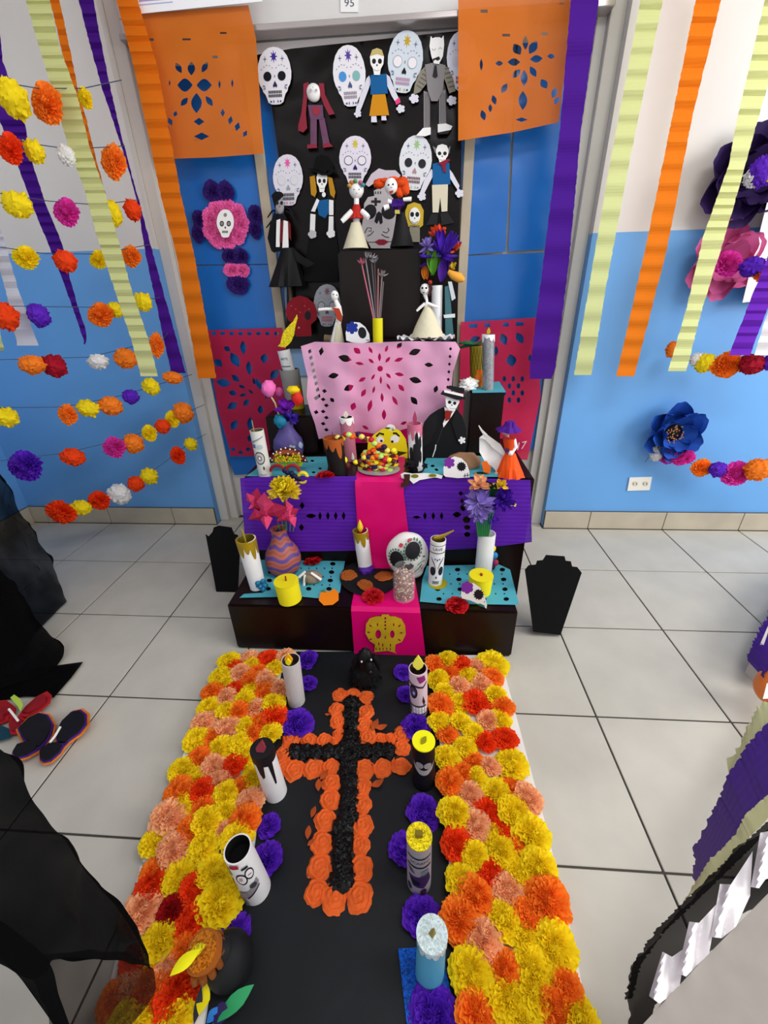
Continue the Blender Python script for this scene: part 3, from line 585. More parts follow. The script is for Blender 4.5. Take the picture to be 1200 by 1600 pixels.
# teal cut papers on the steps
def flat(name, label, cat, loops, z, mat, step=10, amp=.002):
    vs, fs = fill(loops, step); return single(MB().add([PZ(x, y, z + abs(amp) * .5 + abs(amp) * abs(noise.noise(V((x * .05, y * .05, 0))))) for x, y in vs], fs), name, mat, label, cat)
def holes_grid(x0, y0, x1, y1, nx, ny, sk=0): return [ell(x0 + (x1 - x0) * i / (nx - 1) + sk * j, y0 + (y1 - y0) * j / (ny - 1), 4.5, 3, 0, 8) for i in range(nx) for j in range(ny)] + [rect(x0 + 8 + (x1 - x0 - 10) * i / 7 + sk * j, y0 + 6 + (y1 - y0) * j / (ny - 1), x0 + 10 + (x1 - x0 - 10) * i / 7 + sk * j, y0 + 8 + (y1 - y0) * j / (ny - 1)) for i in range(8) for j in range(ny - 1)]
flat('teal_cut_paper', 'teal cut paper on the lowest step under the clay vase', 'paper', [[(405, 873), (539, 876), (531, 926), (500, 935), (468, 932), (374, 934), (381, 928), (412, 926), (395, 900)]] + [h for h in holes_grid(425, 881, 520, 920, 4, 4, -2)], Z1, TEAL)
flat('teal_cut_paper', 'teal cut paper on the lowest step under the right yellow candle', 'paper', [[(667, 884), (780, 882), (797, 890), (811, 945), (740, 944), (700, 944), (656, 940), (660, 905)]] + [h for h in holes_grid(680, 890, 785, 936, 4, 4, 2)], Z1, TEAL)
flat('teal_cut_paper', 'teal cut paper at the left end of the second step under the printed candle', 'paper', [[(410, 715), (515, 713), (510, 744), (384, 744), (400, 733)]] + [petal(488, 720, 7, 3, 0), petal(500, 732, 7, 3, 0), petal(490, 738, 7, 3, 0)], Z2, TEAL)
flat('teal_cut_paper', 'teal cut paper on the second step under the painted skull stone', 'paper', [[(668, 712), (748, 712), (800, 722), (790, 745), (720, 745), (655, 738)]] + [petal(676, 728, 7, 4, 0), petal(682, 734, 7, 4, 20)], Z2, TEAL)
flat('teal_cut_paper', 'teal cut paper on the small dark box under the silver candle', 'paper', [[(737, 600), (780, 596), (791, 613), (738, 614)]], .718, TEAL)
flat('black_disc', 'flat black paper disc on the lowest step under the white gold candle', 'disc', [ell(577, 903, 46, 28, 0, 40)], Z1 + .0055, M('#141316', .8), 10, .001)

# ================================================================ FLOOR: black paper, flower boards, cross
BP = M('#15181c', .5, bump=.35, bscale=7, var=.2, vscale=4)
flat('black_paper', 'large black paper laid on the floor under the orange cross', 'paper', [[(425, 1018), (680, 1018), (694, 1250), (708, 1420), (722, 1640), (290, 1640), (350, 1400), (400, 1200)]], .0015, BP, 40, .002)
BW = M('#e9e7e4', .6)
def board(label, pts, h):
    t = thing('flower_board', label, 'flower board', PZ(*pts[0]))
    prism(MB(), [pts], lambda x, y: PZ(x, y, 0) + V((0, 0, h)), lambda x, y: PZ(x, y, 0) + V((0, 0, .003))).build('board', BW, t, False); return t
bl1 = board('upper left board covered in yellow and orange paper flowers', [(347, 1030), (444, 1026), (398, 1325), (226, 1352)], .016)
bl2 = board('lower left board of paper flowers under the black tulle', [(222, 1358), (392, 1342), (345, 1440), (310, 1680), (140, 1680), (200, 1440)], .012)
br = board('long right board covered in yellow and orange paper flowers', [(676, 1030), (780, 1028), (850, 1290), (890, 1460), (935, 1680), (722, 1680), (698, 1300)], .014)
RF = """Y320,65 O270,85 R380,85 P440,95 Y505,85,60 Y280,145 O330,115 Y400,130 O505,140 P365,170 P460,165 Y310,200 Y520,210 R440,240,58 O290,250,50 Y370,240 O550,260,45 Y285,320 Y375,325 P490,315 Y540,310 O320,370 Y430,370 R480,405 R560,395,50 Y395,425,45 Y320,470,50 O430,485 P500,510 Y590,500,60 O330,570,50 O385,530 Y440,555 P410,620,52 Y525,620,56 O590,590,45 P650,640,60 Y350,705,65 R490,690,55 P440,750,55 Y600,700,65 Y510,790,45 R360,830,60 R550,760,38 Y670,790,70 Y550,860,60 O630,840,45 Y435,880,50 R510,950,55 Y385,985,65 Y620,950,52 Y700,930,70 P575,1020,60 O440,1050,72 O370,1150,75 O740,1070,80 O660,1130,60 P470,1230,70 Y560,1150,70 Y650,1220,60 Y770,1260,80 Y420,1370,80 O560,1360,65 Y670,1350,72 O820,1430,62 Y570,1480,80 Y690,1450,80 O780,1520,72 O440,1540,80 Y880,1560,72 Y640,1590,65 Y730,1380,50 P620,1300,40"""
LF = """Y470,70 P550,60 R635,65 P705,60 Y565,90 R492,95 Y435,130 P520,120 Y665,100 Y440,158 O590,120 O555,150 P620,145 O400,195 R495,185,38 Y565,190 O610,195 P680,185,38 P455,220 Y535,230 Y390,260,48 Y460,275 O510,280 P575,260 Y655,245,45 R660,295,50 P365,320,48 P460,345,52 Y540,335 O595,320 Y335,395,50 O400,385 Y430,430,48 O570,370 Y640,370,48 Y520,410,45 O345,465,42 P405,505,48 R490,500,50 Y540,460,45 Y270,520,50 Y325,550,45 P430,565,50 Y565,550,45 O260,610,55 R350,610,50 Y455,620,48 O520,590,40 P555,650,55 Y270,665,45 O360,675,45 Y455,690,42 P215,720,65 O535,730,60 O300,770,50 Y375,740,60 P440,775,40 Y155,820,55 P240,850,65 Y360,840,60 Y500,810,60"""
LF2 = """O150,945,50 R140,1000,60 Y260,970,65 Y400,950,62 R320,1020,55 P100,1110,75 Y420,1080,82 D225,1110,50 R300,1150,65 Y170,1240,75 P210,1350,60 O280,1280,60 R240,1470,80 Y235,1570,70 Y90,1570,60 O190,1420,55 O120,1420,60 R60,1320,50 R90,1490,62 Y20,1560,60 O-20,1480,60 P30,1420,55 O150,1510,55"""
def flowers(root, txt, ox, oy, z):
    for s_ in txt.split():
        c = s_[0]; n = [float(a) for a in s_[1:].split(',')]; x, y = ox + n[0] / 2.667, oy + n[1] / 2.667; r = (n[2] if len(n) > 2 else 42) / 2.667
        p = PZ(x, y, z + .028); q = mpp(p) * r * 1.2; p.z = z + .002 + random.uniform(0, .006)
        place(random.choice(RUF), 'paper_flower', FC[c], p, (q, q, min(q * .85, .036)), root)
flowers(br, RF, 580, 1000, .014); flowers(bl1, LF, 180, 1000, .016); flowers(bl2, LF2, 180, 1000, .012)
# orange rosette cross
cr = thing('flower_cross', 'cross outlined in orange tissue rosettes and filled with black tissue on the black paper', 'cross', PZ(540, 1250))
CRS = "545,303,42 625,305,44 705,315,42 535,385,46 692,400,48 540,455,46 683,475,48 545,525,36 705,545,50 270,550,52 370,560,42 460,565,45 520,565,30 780,555,38 835,550,34 898,530,48 232,630,52 903,600,46 228,715,50 292,730,58 400,725,58 497,715,48 690,720,56 795,720,52 895,700,54 500,800,52 668,822,54 488,900,56 668,922,56 465,1012,58 682,1045,58 448,1145,62 660,1155,56 433,1285,66 665,1290,66 415,1430,62 520,1455,74 655,1445,74"
for s_ in CRS.split():
    x, y, r = [float(a) for a in s_.split(',')]; p = PZ(380 + x / 3.636, 1000 + y / 3.636, .012); q = mpp(p) * r / 3.636 * 1.12; p.z = .003
    place(random.choice(ROS), 'orange_rosette', CRO, p, (q, q, .016), cr)
for i, (x, y, r) in enumerate([(612, 350 + k * 62, 40) for k in range(4)] + [(600, 600 + k * 66, 46) for k in range(7)] + [(570, 1060 + k * 75, 52) for k in range(5)] + [(290 + k * 62, 632, 40) for k in range(5)] + [(640 + k * 60, 625, 38) for k in range(4)] + [(545, 1360, 50)]):
    p = PZ(380 + x / 3.636, 1000 + y / 3.636, .008); q = mpp(p) * r / 3.636 * 1.25; p.z = .005
    place(random.choice(CRU), 'black_tissue', BLKT, p, (q, q, .012), cr)
lf = M('#a8471a', .8, var=.2, vscale=20)
for (x, y, s_, a) in [(507, 1212, 9, 60), (498, 1228, 9, 100), (490, 1270, 8, 80), (482, 1302, 9, 95), (590, 1226, 10, 30), (586, 1134, 10, 70), (596, 1138, 9, 20), (512, 1118, 4, 0), (486, 1318, 6, 50)]:
    p = PZ(x, y, .006); q = mpp(p); vs, fs = fill([petal(0, 0, s_ * 2.2 * q, s_ * 1.1 * q, a)]); MB().add([p + V((u, v, .004 + .25 * abs(u))) for u, v in vs], fs).build('dry_leaf', lf, cr, False)
# purple tissue flowers lying along the black paper
for (x, y, rx, lab) in [(479, 1027, 15, 'purple tissue flower nearest the altar on the left of the black paper'), (480, 1063, 13, 'purple tissue flower right of the grey paper candle'), (463, 1127, 22, 'purple tissue flower at the left arm of the orange cross'), (419, 1285, 16, 'small purple tissue flower below the black dripped candle'),
                        (414, 1340, 24, 'round purple tissue flower right of the printed skull tube'), (361, 1457, 25, 'large purple tissue flower above the round black candle'), (629, 1046, 13, 'purple tissue flower left of the upper skull candle'), (634, 1080, 13, 'violet flower half hidden by the upper skull candle'), (650, 1131, 20, 'purple tissue flower under the yellow topped black candle'),
                        (662, 1265, 23, 'purple tissue flower between the black candle and the yellow glitter candle'), (632, 1322, 22, 'purple flower half hidden behind the yellow glitter candle'), (659, 1428, 26, 'purple flower behind the white glitter candle'), (678, 1583, 34, 'dark violet flower on the blue glitter square at the bottom edge')]:
    p = PZ(x, y, .02); q = mpp(p) * rx * 1.2; p.z = .003
    o = place(random.choice(BIG), 'purple_tissue_flower', PUR, p, (q, q, q * .8)); tag(o, lab, 'flower', 'purple tissue flowers on the black paper')

# ================================================================ CANDLES
def teeth(cx, cy, wd, h, n): return [rect(cx - wd / 2 + wd * k / n + wd * .12 / n, cy - h / 2, cx - wd / 2 + wd * (k + .8) / n, cy + h / 2) for k in range(n)]
class Tube:
    def __init__(s, name, label, bx, by, tx, ty, wpx, z, body, cat='candle', wb=None, open_=True, inner='#3a342e', group=None, th=.06):
        p = PZ(bx, by, z); s.r = wpx / 2 * mpp(PY(tx, ty, p.y)); s.rb = (wb / 2 * mpp(p)) if wb else s.r
        s.c = PZ(bx, by, z) + V((0, s.rb, 0)); s.t = PY(tx, ty, s.c.y); s.h = s.t.z - z; s.ax = s.t - s.c
        s.root = thing(name, label, cat, s.c, group); mb = MB()
        r, rb = s.r, s.rb; pr = [(0, rb), (.02, rb), (.5, (r + rb) / 2), (.98, r), (1, r)]
        if open_: pr += [(1.0001, r * .9)]
        mb.tube([s.c + s.ax * t for t, _ in pr], [q for _, q in pr], 0, 28, caps=not open_); mats = [body]
        if open_: mb.tube([s.c + s.ax * t for t in (1, .8, .799)], [r * .9, r * .88, r * .001], 1, 28, False); mats.append(M(inner, .9))
        mb.build('body', mats, s.root)
    def at(s, u, v, off=.0006):     # u: angle in degrees from the front, v: 0..1 height
        a = R(u); q = s.rb + (s.r - s.rb) * v + off; return s.c + s.ax * v + V((sin(a) * q, -cos(a) * q, 0))
    def prints(s, name, items, off=.0006):
        mb = MB(); mats = []; asp = math.degrees(s.h / max(s.r, 1e-4)) / 1.0   # degrees per unit height for equal scale
        for i, (pts, m) in enumerate(items):
            if m not in mats: mats.append(m)
            pp = [(x, y * asp) for x, y in pts]; vs, fs = fill([pp], 9); mb.add([s.at(x, y / asp, off + .0001 * i) for x, y in vs], fs, mats.index(m))
        return mb.build(name, mats, s.root)
    def top(s, mat, name='glitter_top', over=1.06, th=.006):
        mb = MB(); mb.tube([s.t - V((0, 0, th * .4)), s.t + V((0, 0, th * .6))], s.r * over, 0, 32); return mb.build(name, mat, s.root)
    def drips(s, mat, lens, name='wax_drip', wd=None):
        n = len(lens); pts = [(-180, 1.0)]; items = []
        mb = MB(); N = n * 8
        def low(u): k = u * n; i = int(k) % n; f = k - int(k); return 1 - lens[i] * (.35 + .65 * max(0, sin(pi * f)) ** .7)
        mb.grid(lambda u, v: s.at(-180 + 360 * u, 1.003 + (low(u) - 1.003) * v, .0012), N, 5)
        mb.tube([s.t + V((0, 0, .0005)), s.t + V((0, 0, .001))], [s.r * 1.04, s.r * .86], 0, 32, False)
        return mb.build(name, mat, s.root)
    def flame(s, mat, w_, h, lean=(0, 0), dy=0, th=.004, name='flame', base=None):
        b = (s.t if base is None else base) + V((0, dy, 0)); mb = MB(); q = mpp(b)
        pts = [(-w_ * .1, 0), (-w_ * .42, h * .22), (-w_ * .5, h * .42), (-w_ * .3, h * .7), (0, h), (w_ * .3, h * .7), (w_ * .5, h * .42), (w_ * .42, h * .22), (w_ * .1, 0)]
        f = lambda x, y, o: b + V((x * q + lean[0] * q * y / h, o + lean[1] * q * y / h, y * q))
        prism(mb, [pts], lambda x, y: f(x, y, -th / 2), lambda x, y: f(x, y, th / 2)); return mb.build(name, mat, s.root, False)
GOLD = M('#a88c14', .35, metal=.3, var=.15, vscale=30); YG = M('#f1e31b', .7); GLY = M('#e9d21c', .4, glitter=.5); GLW = M('#cfe0e2', .4, glitter=.25); GLO = M('#c8741c', .4, glitter=.5)
CW_ = M('#e9e8e8', .5, var=.03, vscale=20); BK = M('#17151a', .5); GREY = M('#8e8a8c', .7); DG = M('#3c3a44', .7)
# -- on the black paper
t = Tube('paper_candle', 'grey white paper candle with an orange flame at the left of the black paper', 460, 1107, 454, 1031, 30, .002, M('#c9c4c2', .7, wave=.3, wscale=90, wdir='X'), wb=27)
t.flame(M('#f3a81c', .6), 13, 22, dy=-.012); t.flame(YG, 9, 14, dy=-.017, name='flame_inner')
t = Tube('paper_candle', 'white candle with black glossy top and black drips beside the cross', 426, 1256, 409, 1170, 37, .002, CW_, wb=35, inner='#08070a')
t.prints('black_drip', [([(-180, 1.0), (180, 1.0), (180, .86), (60, .84), (52, .42), (44, .40), (36, .82), (15, .84), (8, .62), (-4, .58), (-14, .68), (-22, .86), (-55, .88), (-70, .55), (-78, .88), (-180, .9)], BK)])
t.top(BK, 'black_rim', 1.03, .004); t.flame(M('#7c2633', .5), 16, 12, lean=(0, 14), dy=-.01)
t = Tube('skull_tube', 'white paper tube printed with sugar skull art leaning left below the drip candle', 394, 1416, 371, 1326, 46, .002, CW_, wb=44, inner='#0a0809')
t.prints('skull_print', [([(-70, .80), (-40, .86), (-20, .74), (-60, .70)], M('#3f8f3a')), (ell(10, .66, 22, .12, 0), BK), (ell(10, .66, 17, .09), CW_), (ell(45, .72, 18, .11), BK), (ell(45, .72, 14, .08), CW_), (rect(0, .64, 14, .66), M('#b04050')), (rect(3, .68, 16, .70), M('#b04050')), (rect(38, .70, 52, .72), M('#b04050')), (ell(-48, .46, 16, .06), M('#7a2a18')), (ell(-42, .45, 8, .04), BK),
                         ([(-30, .34), (20, .40), (60, .56), (64, .46), (20, .26), (-30, .18)], GREY), (ell(40, .47, 14, .05), DG), (ell(-5, .30, 12, .05), M('#a58a92')), (ell(-20, .10, 15, .09), GREY), (ell(-20, .10, 7, .04), DG), ([(2, .24), (60, .42), (62, .40), (2, .21)], BK), (rect(-15, .92, 20, .99), M('#a8202c')), (rect(25, .86, 50, .90), BK)])
t = Tube('skull_tube', 'purple trimmed skull candle with yellow flame near the altar, right of the puppet', 655, 1122, 653, 1044, 30, .002, M('#d9c4cf', .6), wb=27, inner='#2b1a12')
t.prints('skull_print', [(ell(-36, .60, 30, .15), M('#1c1530')), (ell(-36, .60, 22, .10), M('#4a3f6a')), (ell(-30, .58, 8, .04), M('#b0b8d8')), ([(30, .52), (44, .36), (34, .30), (24, .40)], BK), ([(-70, .80), (30, .74), (60, .82), (60, .79), (30, .70), (-70, .76)], M('#3a1c40')), ([(-10, .96), (40, .98), (50, .86), (10, .82)], M('#8c2a72')), ([(-60, .30), (50, .30), (50, .27), (-60, .27)], BK), ([(-40, .10), (40, .10), (40, .08), (-40, .08)], BK), ([(-78, .45), (-60, .30), (-60, .05), (-78, .05)], M('#3c5038'))] + [(rect(-34 + 18 * k, .12, -21 + 18 * k, .18), PAPER) for k in range(5)] + [(rect(-34 + 18 * k, .20, -21 + 18 * k, .26), PAPER) for k in range(5)] + [(rect(-50, .12, -46, .28), BK)])
t.flame(M('#fbf05a', .6), 17, 30, dy=-.004)
t = Tube('black_candle', 'black candle with a flat yellow top and a grey smiling mouth', 662, 1238, 662, 1158, 37, .002, M('#100e12', .6), wb=36, open_=False)
t.top(M('#f2ee10', .7), 'yellow_top', 1.02, .003)
t.prints('mouth_print', [([(-62, .70), (-45, .54), (-20, .45), (0, .43), (20, .45), (45, .54), (62, .70), (40, .61), (15, .56), (0, .55), (-15, .56), (-40, .61)], M('#a8a3a6')), (ell(-22, .66, 20, .07), M('#9a9598')), (ell(20, .66, 20, .07), M('#9a9598'))])
prism(MB(), [petal(0, 0, .022, .012, 60)], lambda x, y: t.t + V((x, y, .004)), lambda x, y: t.t + V((x, y, .001))).build('flame_cutout', M('#8f8a10'), t.root, False)
t = Tube('skull_tube', 'purple grey skull tube with a yellow glitter top on the right of the black paper', 655, 1400, 655, 1307, 42, .002, M('#9b939c', .6), wb=38, open_=False)
t.top(GLY, 'glitter_top', 1.03, .003); MB().box(t.t + V((-.007, -.004, .0015)), t.t + V((.006, .004, .014)), bev=.001).build('wick', M('#7d6a1c'), t.root, False)
t.prints('skull_print', [([(-55, .42), (50, .46), (60, .30), (20, .18), (-30, .22)], M('#3a2150')), ([(-48, .38), (0, .34), (5, .26), (-30, .24)], BK), (ell(-50, .14, 14, .07), M('#33303c')), (ell(20, .09, 16, .08), M('#3c1c30')), ([(-60, .66), (60, .66), (60, .635), (-60, .635)], BK), ([(-60, .84), (60, .84), (60, .82), (-60, .82)], BK), ([(-60, .60), (-35, .58), (-20, .50), (-42, .52)], M('#4a4468')), (rect(10, .50, 45, .58), M('#6a7480')), (rect(5, .455, 50, .475), DG)])
def wraptext(t, txt, u, v, size_deg, mat, sv=1.0, off=.001, name='lettering'):
    vs, fs = text2d(txt, 1.0); asp = math.degrees(t.h / t.r); return MB().add([t.at(u + x * size_deg, v + y * size_deg * sv / asp, off) for x, y in vs], fs).build(name, mat, t.root, False)
wraptext(t, 'SCARPO', 5, .74, 26, DG)
bs = MB().box((0, 0, 0), (1, 1, .004), bev=.0008)
gp = [(622, 1482), (690, 1478), (722, 1640), (640, 1640)]
single(prism(MB(), [gp], lambda x, y: PZ(x, y, .008), lambda x, y: PZ(x, y, .003)), 'glitter_card', M('#0b4fb0', .4, glitter=.6), 'blue glitter card on the floor under the white topped candle', 'card', smooth=False)
t = Tube('glitter_candle', 'light blue candle with a white glitter top standing on the blue glitter card', 672, 1552, 675, 1460, 50, .009, M('#4f9cc0', .5, var=.06, vscale=12), wb=46, open_=False)
t.top(GLW, 'glitter_top', 1.08, .004); t.drips(GLW, [.14, .10, .16, .12, .15, .1, .13, .12, .16, .1, .12, .14], 'glitter_drip')
MB().tube([t.t + V((0, 0, .001)), t.t + V((.002, 0, .02))], [.006, .0015], n=4).build('flame', M('#8c7a3a'), t.root, False)
# round black candle with glitter lid, its flame and leaves
f_c = PZ(352, 1560, .003) + V((0, .034, 0)); rt = thing('round_candle', 'round black candle with orange glitter lid and big yellow flame beside the lower left flowers', 'candle', f_c)
MB().lathe(f_c, [(.018, 0), (.032, .008), (.038, .03), (.036, .05), (.028, .066), (.016, .076)], n=30).build('body', M('#17181a', .6), rt)
lt = PZ(317, 1487, .098); ax = V((-.22, -.18, 1)).normalized(); MB().tube([lt - ax * .012, lt + ax * .003], [.027, .027], n=36).build('lid', M('#a85e1e', .6), rt)
MB().tube([lt + ax * .003, lt + ax * .0045], [.0235, .0235], n=36).build('glitter_disc', GLO, rt)
MB().tube([f_c + V((0, 0, .07)), lt - V((-.006, -.004, .009))], [.017, .02], n=24).build('neck', M('#1c1c1e', .6), rt)
for k in range(7): a = R(-95 + k * 26); b_ = lt + V((.026 * cos(a), .026 * sin(a), -.006)); MB().tube([b_, b_ + V((.003 * cos(a), .003 * sin(a), -.012)), b_ + V((.002 * cos(a), .002 * sin(a), -.02))], [.006, .0055, .002], n=8).build('drip', M('#8a4a1a', .6), rt)
fl0 = PZ(314, 1483, .115); fl1 = PZ(265, 1526, .12); d_ = (fl1 - fl0); n_ = V((0, 0, 1)).cross(d_).normalized()
vs, fs = fill([petal(.5, 0, 1, .42, 0, 8)], .08); MB().add([fl0 + d_ * x + n_ * y * d_.length + V((0, 0, .006 * sin(x * 3) - .04 * y * y)) for x, y in vs], fs).build('flame', M('#f5ee12', .6), rt)
vs, fs = fill([petal(0, 0, .05, .022, 20)], .01); MB().add([lt + ax * .006 + V((x * .6 - .008, y * .8, -(x * .6 - .008) * -.22 + .1 * abs(y))) for x, y in vs], fs).build('flame_base', GLY, rt)
for (x, y, l, wd, a, c, nm) in [(367, 1572, .066, .022, 42, '#2f9a60', 'green_leaf'), (320, 1565, .034, .020, 95, '#f0de12', 'yellow_leaf'), (312, 1575, .04, .012, 100, '#2b2f38', 'black_leaf'), (334, 1590, .02, .014, 60, '#2f78c8', 'blue_leaf'), (346, 1588, .03, .024, 0, '#2a1c52', 'violet_leaf')]:
    p = PZ(x, y, .03); vs, fs = fill([petal(0, 0, l, wd, a)], .006); MB().add([p + V((u, v, .01 * cos(u * 40) + .5 * abs(v) * .4)) for u, v in vs], fs).build(nm, M(c, .6), rt)

# -- on the lowest step
t = Tube('gold_drip_candle', 'tall white candle with dripping gold rim at the left end of the lowest step', 399, 924, 384, 842, 31, Z1, CW_, wb=24, inner='#6e5a10')
t.drips(GOLD, [.28, .36, .25, .34, .3, .22, .35, .28, .33, .26]); MB().tube([t.t + V((-.002, 0, -.015)), t.t + V((-.004, 0, .022)), t.t + V((-.008, 0, .04))], [.003, .003, .001], n=6).build('wick', M('#a08a30'), t.root)
t = Tube('gold_drip_candle', 'slim white candle with gold drips and yellow flame in the middle of the lowest step', 570, 893, 563, 829, 24, Z1 + .005, CW_, wb=22, inner='#8a7210')
t.drips(GOLD, [.3, .22, .4, .25, .35, .2, .38, .28]); MB().lathe(t.t + V((0, 0, -.004)), [(.004, 0), (.009, .01), (.010, .018), (.006, .032), (.0, .045)], n=14).build('flame', M('#e9c81c', .3), t.root)
pb = t.c; MB().lathe(pb + V((.006, -.018, 0)), [(.024, .0), (.026, .004), (.024, .012), (.012, .016), (.002, .016)], n=20, wob=.3).build('purple_wax', M('#4b1a8a', .25), t.root)
def pillar(label, bx, by, tx, ty, wd, wick):
    t = Tube('pillar_candle', label, bx, by, tx, ty, wd, Z1, YG, wb=wd * .93, open_=False); t.top(M('#e6d615', .7), 'lid', 1.02, .003)
    if wick == 0: MB().tube([t.t, t.t + V((0, 0, .018))], [.0028, .0022], n=6).build('wick', M('#8c2a1c'), t.root)
    else: prism(MB(), [petal(0, 0, .016, .009, 90)], lambda x, y: t.t + V((x, y, .0045)), lambda x, y: t.t + V((x, y, .001))).build('wick', M('#8c3a1c'), t.root, False)
    return t
pillar('squat yellow pillar candle at the front left of the lowest step', 449, 948, 447, 908, 39, 0)
pillar('squat yellow pillar candle at the right behind the small skull stone', 751, 935, 752, 899, 38, 1)
t = Tube('skull_tube', 'white skull printed tube reading LAVE with a gold spoon on top', 680, 917, 685, 842, 25, Z1, CW_, wb=22, inner='#6a5a20')
t.prints('skull_print', [(ell(-30, .36, 24, .10, 0), M('#23222a')), (ell(36, .36, 22, .10, 0), M('#23222a')), ([(0, .26), (-8, .20), (8, .20)], BK), (rect(-26, .11, 26, .13), BK)] + [(rect(-24 + 10 * k, .07, -17 + 10 * k, .10), DG) for k in range(5)] + [([(-50, .67), (-22, .56), (-6, .42), (-9, .42), (-26, .54), (-50, .65)], BK), ([(50, .67), (50, .65), (26, .54), (9, .42), (6, .42), (22, .56)], BK), (ell(0, .62, 5, .025), M('#4a5a9a')), (ell(-16, .64, 5, .02), M('#4a5a9a')), (ell(16, .64, 5, .02), M('#4a5a9a')), (rect(-90, .765, 90, .78), BK), (rect(-90, .925, 90, .935), DG)])
wraptext(t, 'LAVE', -2, .85, 33, M('#2c3040'))
sp = thing('gold_spoon', 'flat gold spoon resting across the top of the LAVE tube', 'spoon', t.t + V((0, 0, .002)))
MB().tube([t.t + V((-.014, -.006, .005)), t.t + V((.002, -.006, .008)), t.t + V((.02, -.004, .017)), t.t + V((.045, 0, .03))], [.006, .009, .005, .0025], n=10, flat=.4).build('spoon', M('#a88c2a', .3, metal=.6), sp)
gd = MB().lathe(t.c + V((.008, -.006, 0)), [(.0305, 0), (.0305, .003), (.002, .003)], n=24); single(gd, 'gold_disc', M('#a89a1c', .4), 'small gold disc under the LAVE tube', 'disc')
# ================================================================ OFFERINGS
def FZ(name, label, cat, x, y, z, dy=0, group=None):
    return Fig(name, label, cat, PZ(x, y, z).y + dy, (x, y), group)
def rose(label, x, y, r, z, mat, name='paper_rose', cat='flower'):
    p = PZ(x, y, z + .012); q = mpp(p) * r * 1.08; p.z = z + .001; o = place(random.choice(BIG), name, mat, p, (q, q, q * .75)); return tag(o, label, cat)
RR = M('#c0141e', .6, var=.15, vscale=2)
def petals(mb, c, dirs, L, Wd, cup=.3, nrm=None, mi=0):
    """flat leaf petals springing from c along each direction"""
    for d in dirs:
        d = V(d).normalized(); s_ = d.cross(V((0, -.6, .8))).normalized(); n_ = s_.cross(d)
        mb.grid(lambda u, v: c + d * (L * u) + s_ * (Wd * (v - .5) * sin(pi * (.08 + .9 * u)) ** .8) + n_ * (cup * L * (u * u - .8 * u) + .3 * Wd * (2 * v - 1) ** 2), 6, 3, mi)
    return mb
def sdirs(n, el0, el1, seed=0, a0=0, a1=360):
    r = random.Random(seed); out = []
    for k in range(n): a = R(a0 + (a1 - a0) * (k + r.random() * .6) / n); e = R(el0 + (el1 - el0) * r.random()); out.append((cos(a) * cos(e), sin(a) * cos(e), sin(e)))
    return out
def stems(f, pts, m, name='stem'):
    for a, b, r in pts: MB().tube([f.p(a[0], a[1], a[2] if len(a) > 2 else 0), f.p((a[0] + b[0]) / 2, (a[1] + b[1]) / 2, .004), f.p(b[0], b[1], b[2] if len(b) > 2 else 0)], r, n=6).build(name, m, f.root)
# ---- clay vase with origami lilies and chrysanthemum
vz = V((PZ(445, 893, Z1).x + .001, 1.145, Z1)); f = Fig('clay_vase', 'round clay vase painted orange with violet waves on the lowest step', 'vase', vz.y, (445, 893)); f.root.location = vz
q = f.k(445, 860); H = PY(445, 826, vz.y).z - Z1; Rm = 28 * q
prof = [(.55, 0), (.8, .06), (.97, .2), (1.0, .33), (.92, .47), (.72, .6), (.52, .72), (.42, .84), (.42, .95), (.46, 1)]
vase_m = bpy.data.materials.new('painted_clay'); vase_m.use_nodes = True; nt = vase_m.node_tree; b = nt.nodes['Principled BSDF']; b.inputs['Roughness'].default_value = .55
tc = nt.nodes.new('ShaderNodeTexCoord'); sp_ = nt.nodes.new('ShaderNodeSeparateXYZ'); nt.links.new(tc.outputs['Object'], sp_.inputs[0])
at_ = nt.nodes.new('ShaderNodeMath'); at_.operation = 'ARCTAN2'; nt.links.new(sp_.outputs[0], at_.inputs[0]); nt.links.new(sp_.outputs[1], at_.inputs[1])
def math_(op, a, b_):
    n = nt.nodes.new('ShaderNodeMath'); n.operation = op
    for i, x in enumerate((a, b_)):
        if isinstance(x, (int, float)): n.inputs[i].default_value = x
        elif x is not None: nt.links.new(x, n.inputs[i])
    return n.outputs[0]
wv = math_('MULTIPLY', math_('SINE', math_('MULTIPLY', at_.outputs[0], 5.0), None), .9)
st_ = math_('SINE', math_('ADD', math_('MULTIPLY', sp_.outputs[2], 2 * pi * 3.6 / (H * .75)), wv), None)
cr_ = nt.nodes.new('ShaderNodeValToRGB'); e = cr_.color_ramp.elements; e[0].position = .0; e[0].color = lin('#9a5048'); e[1].position = .82; e[1].color = lin('#5a3f88'); e2 = e.new(.70); e2.color = lin('#96526a'); e3 = e.new(.3); e3.color = lin('#b4603e')
nt.links.new(math_('MULTIPLY', math_('ADD', st_, 1.0), .5), cr_.inputs[0]); nt.links.new(cr_.outputs[0], b.inputs['Base Color'])
MB().lathe(vz, [(r * Rm, z * H) for r, z in prof] + [(.36 * Rm, H), (.33 * Rm, H * .85)], n=36).build('body', vase_m, f.root)
stems(f, [((438 + 5 * k, 830), (430 + 8 * k, 800), .0018) for k in range(5)], M('#3c7a3a', .6))
fl = Fig('origami_lily', 'three folded pink paper lilies in the clay vase', 'flower', vz.y - .012, (425, 820))
LP, LD = M('#d8406e', .7), M('#b82650', .7)
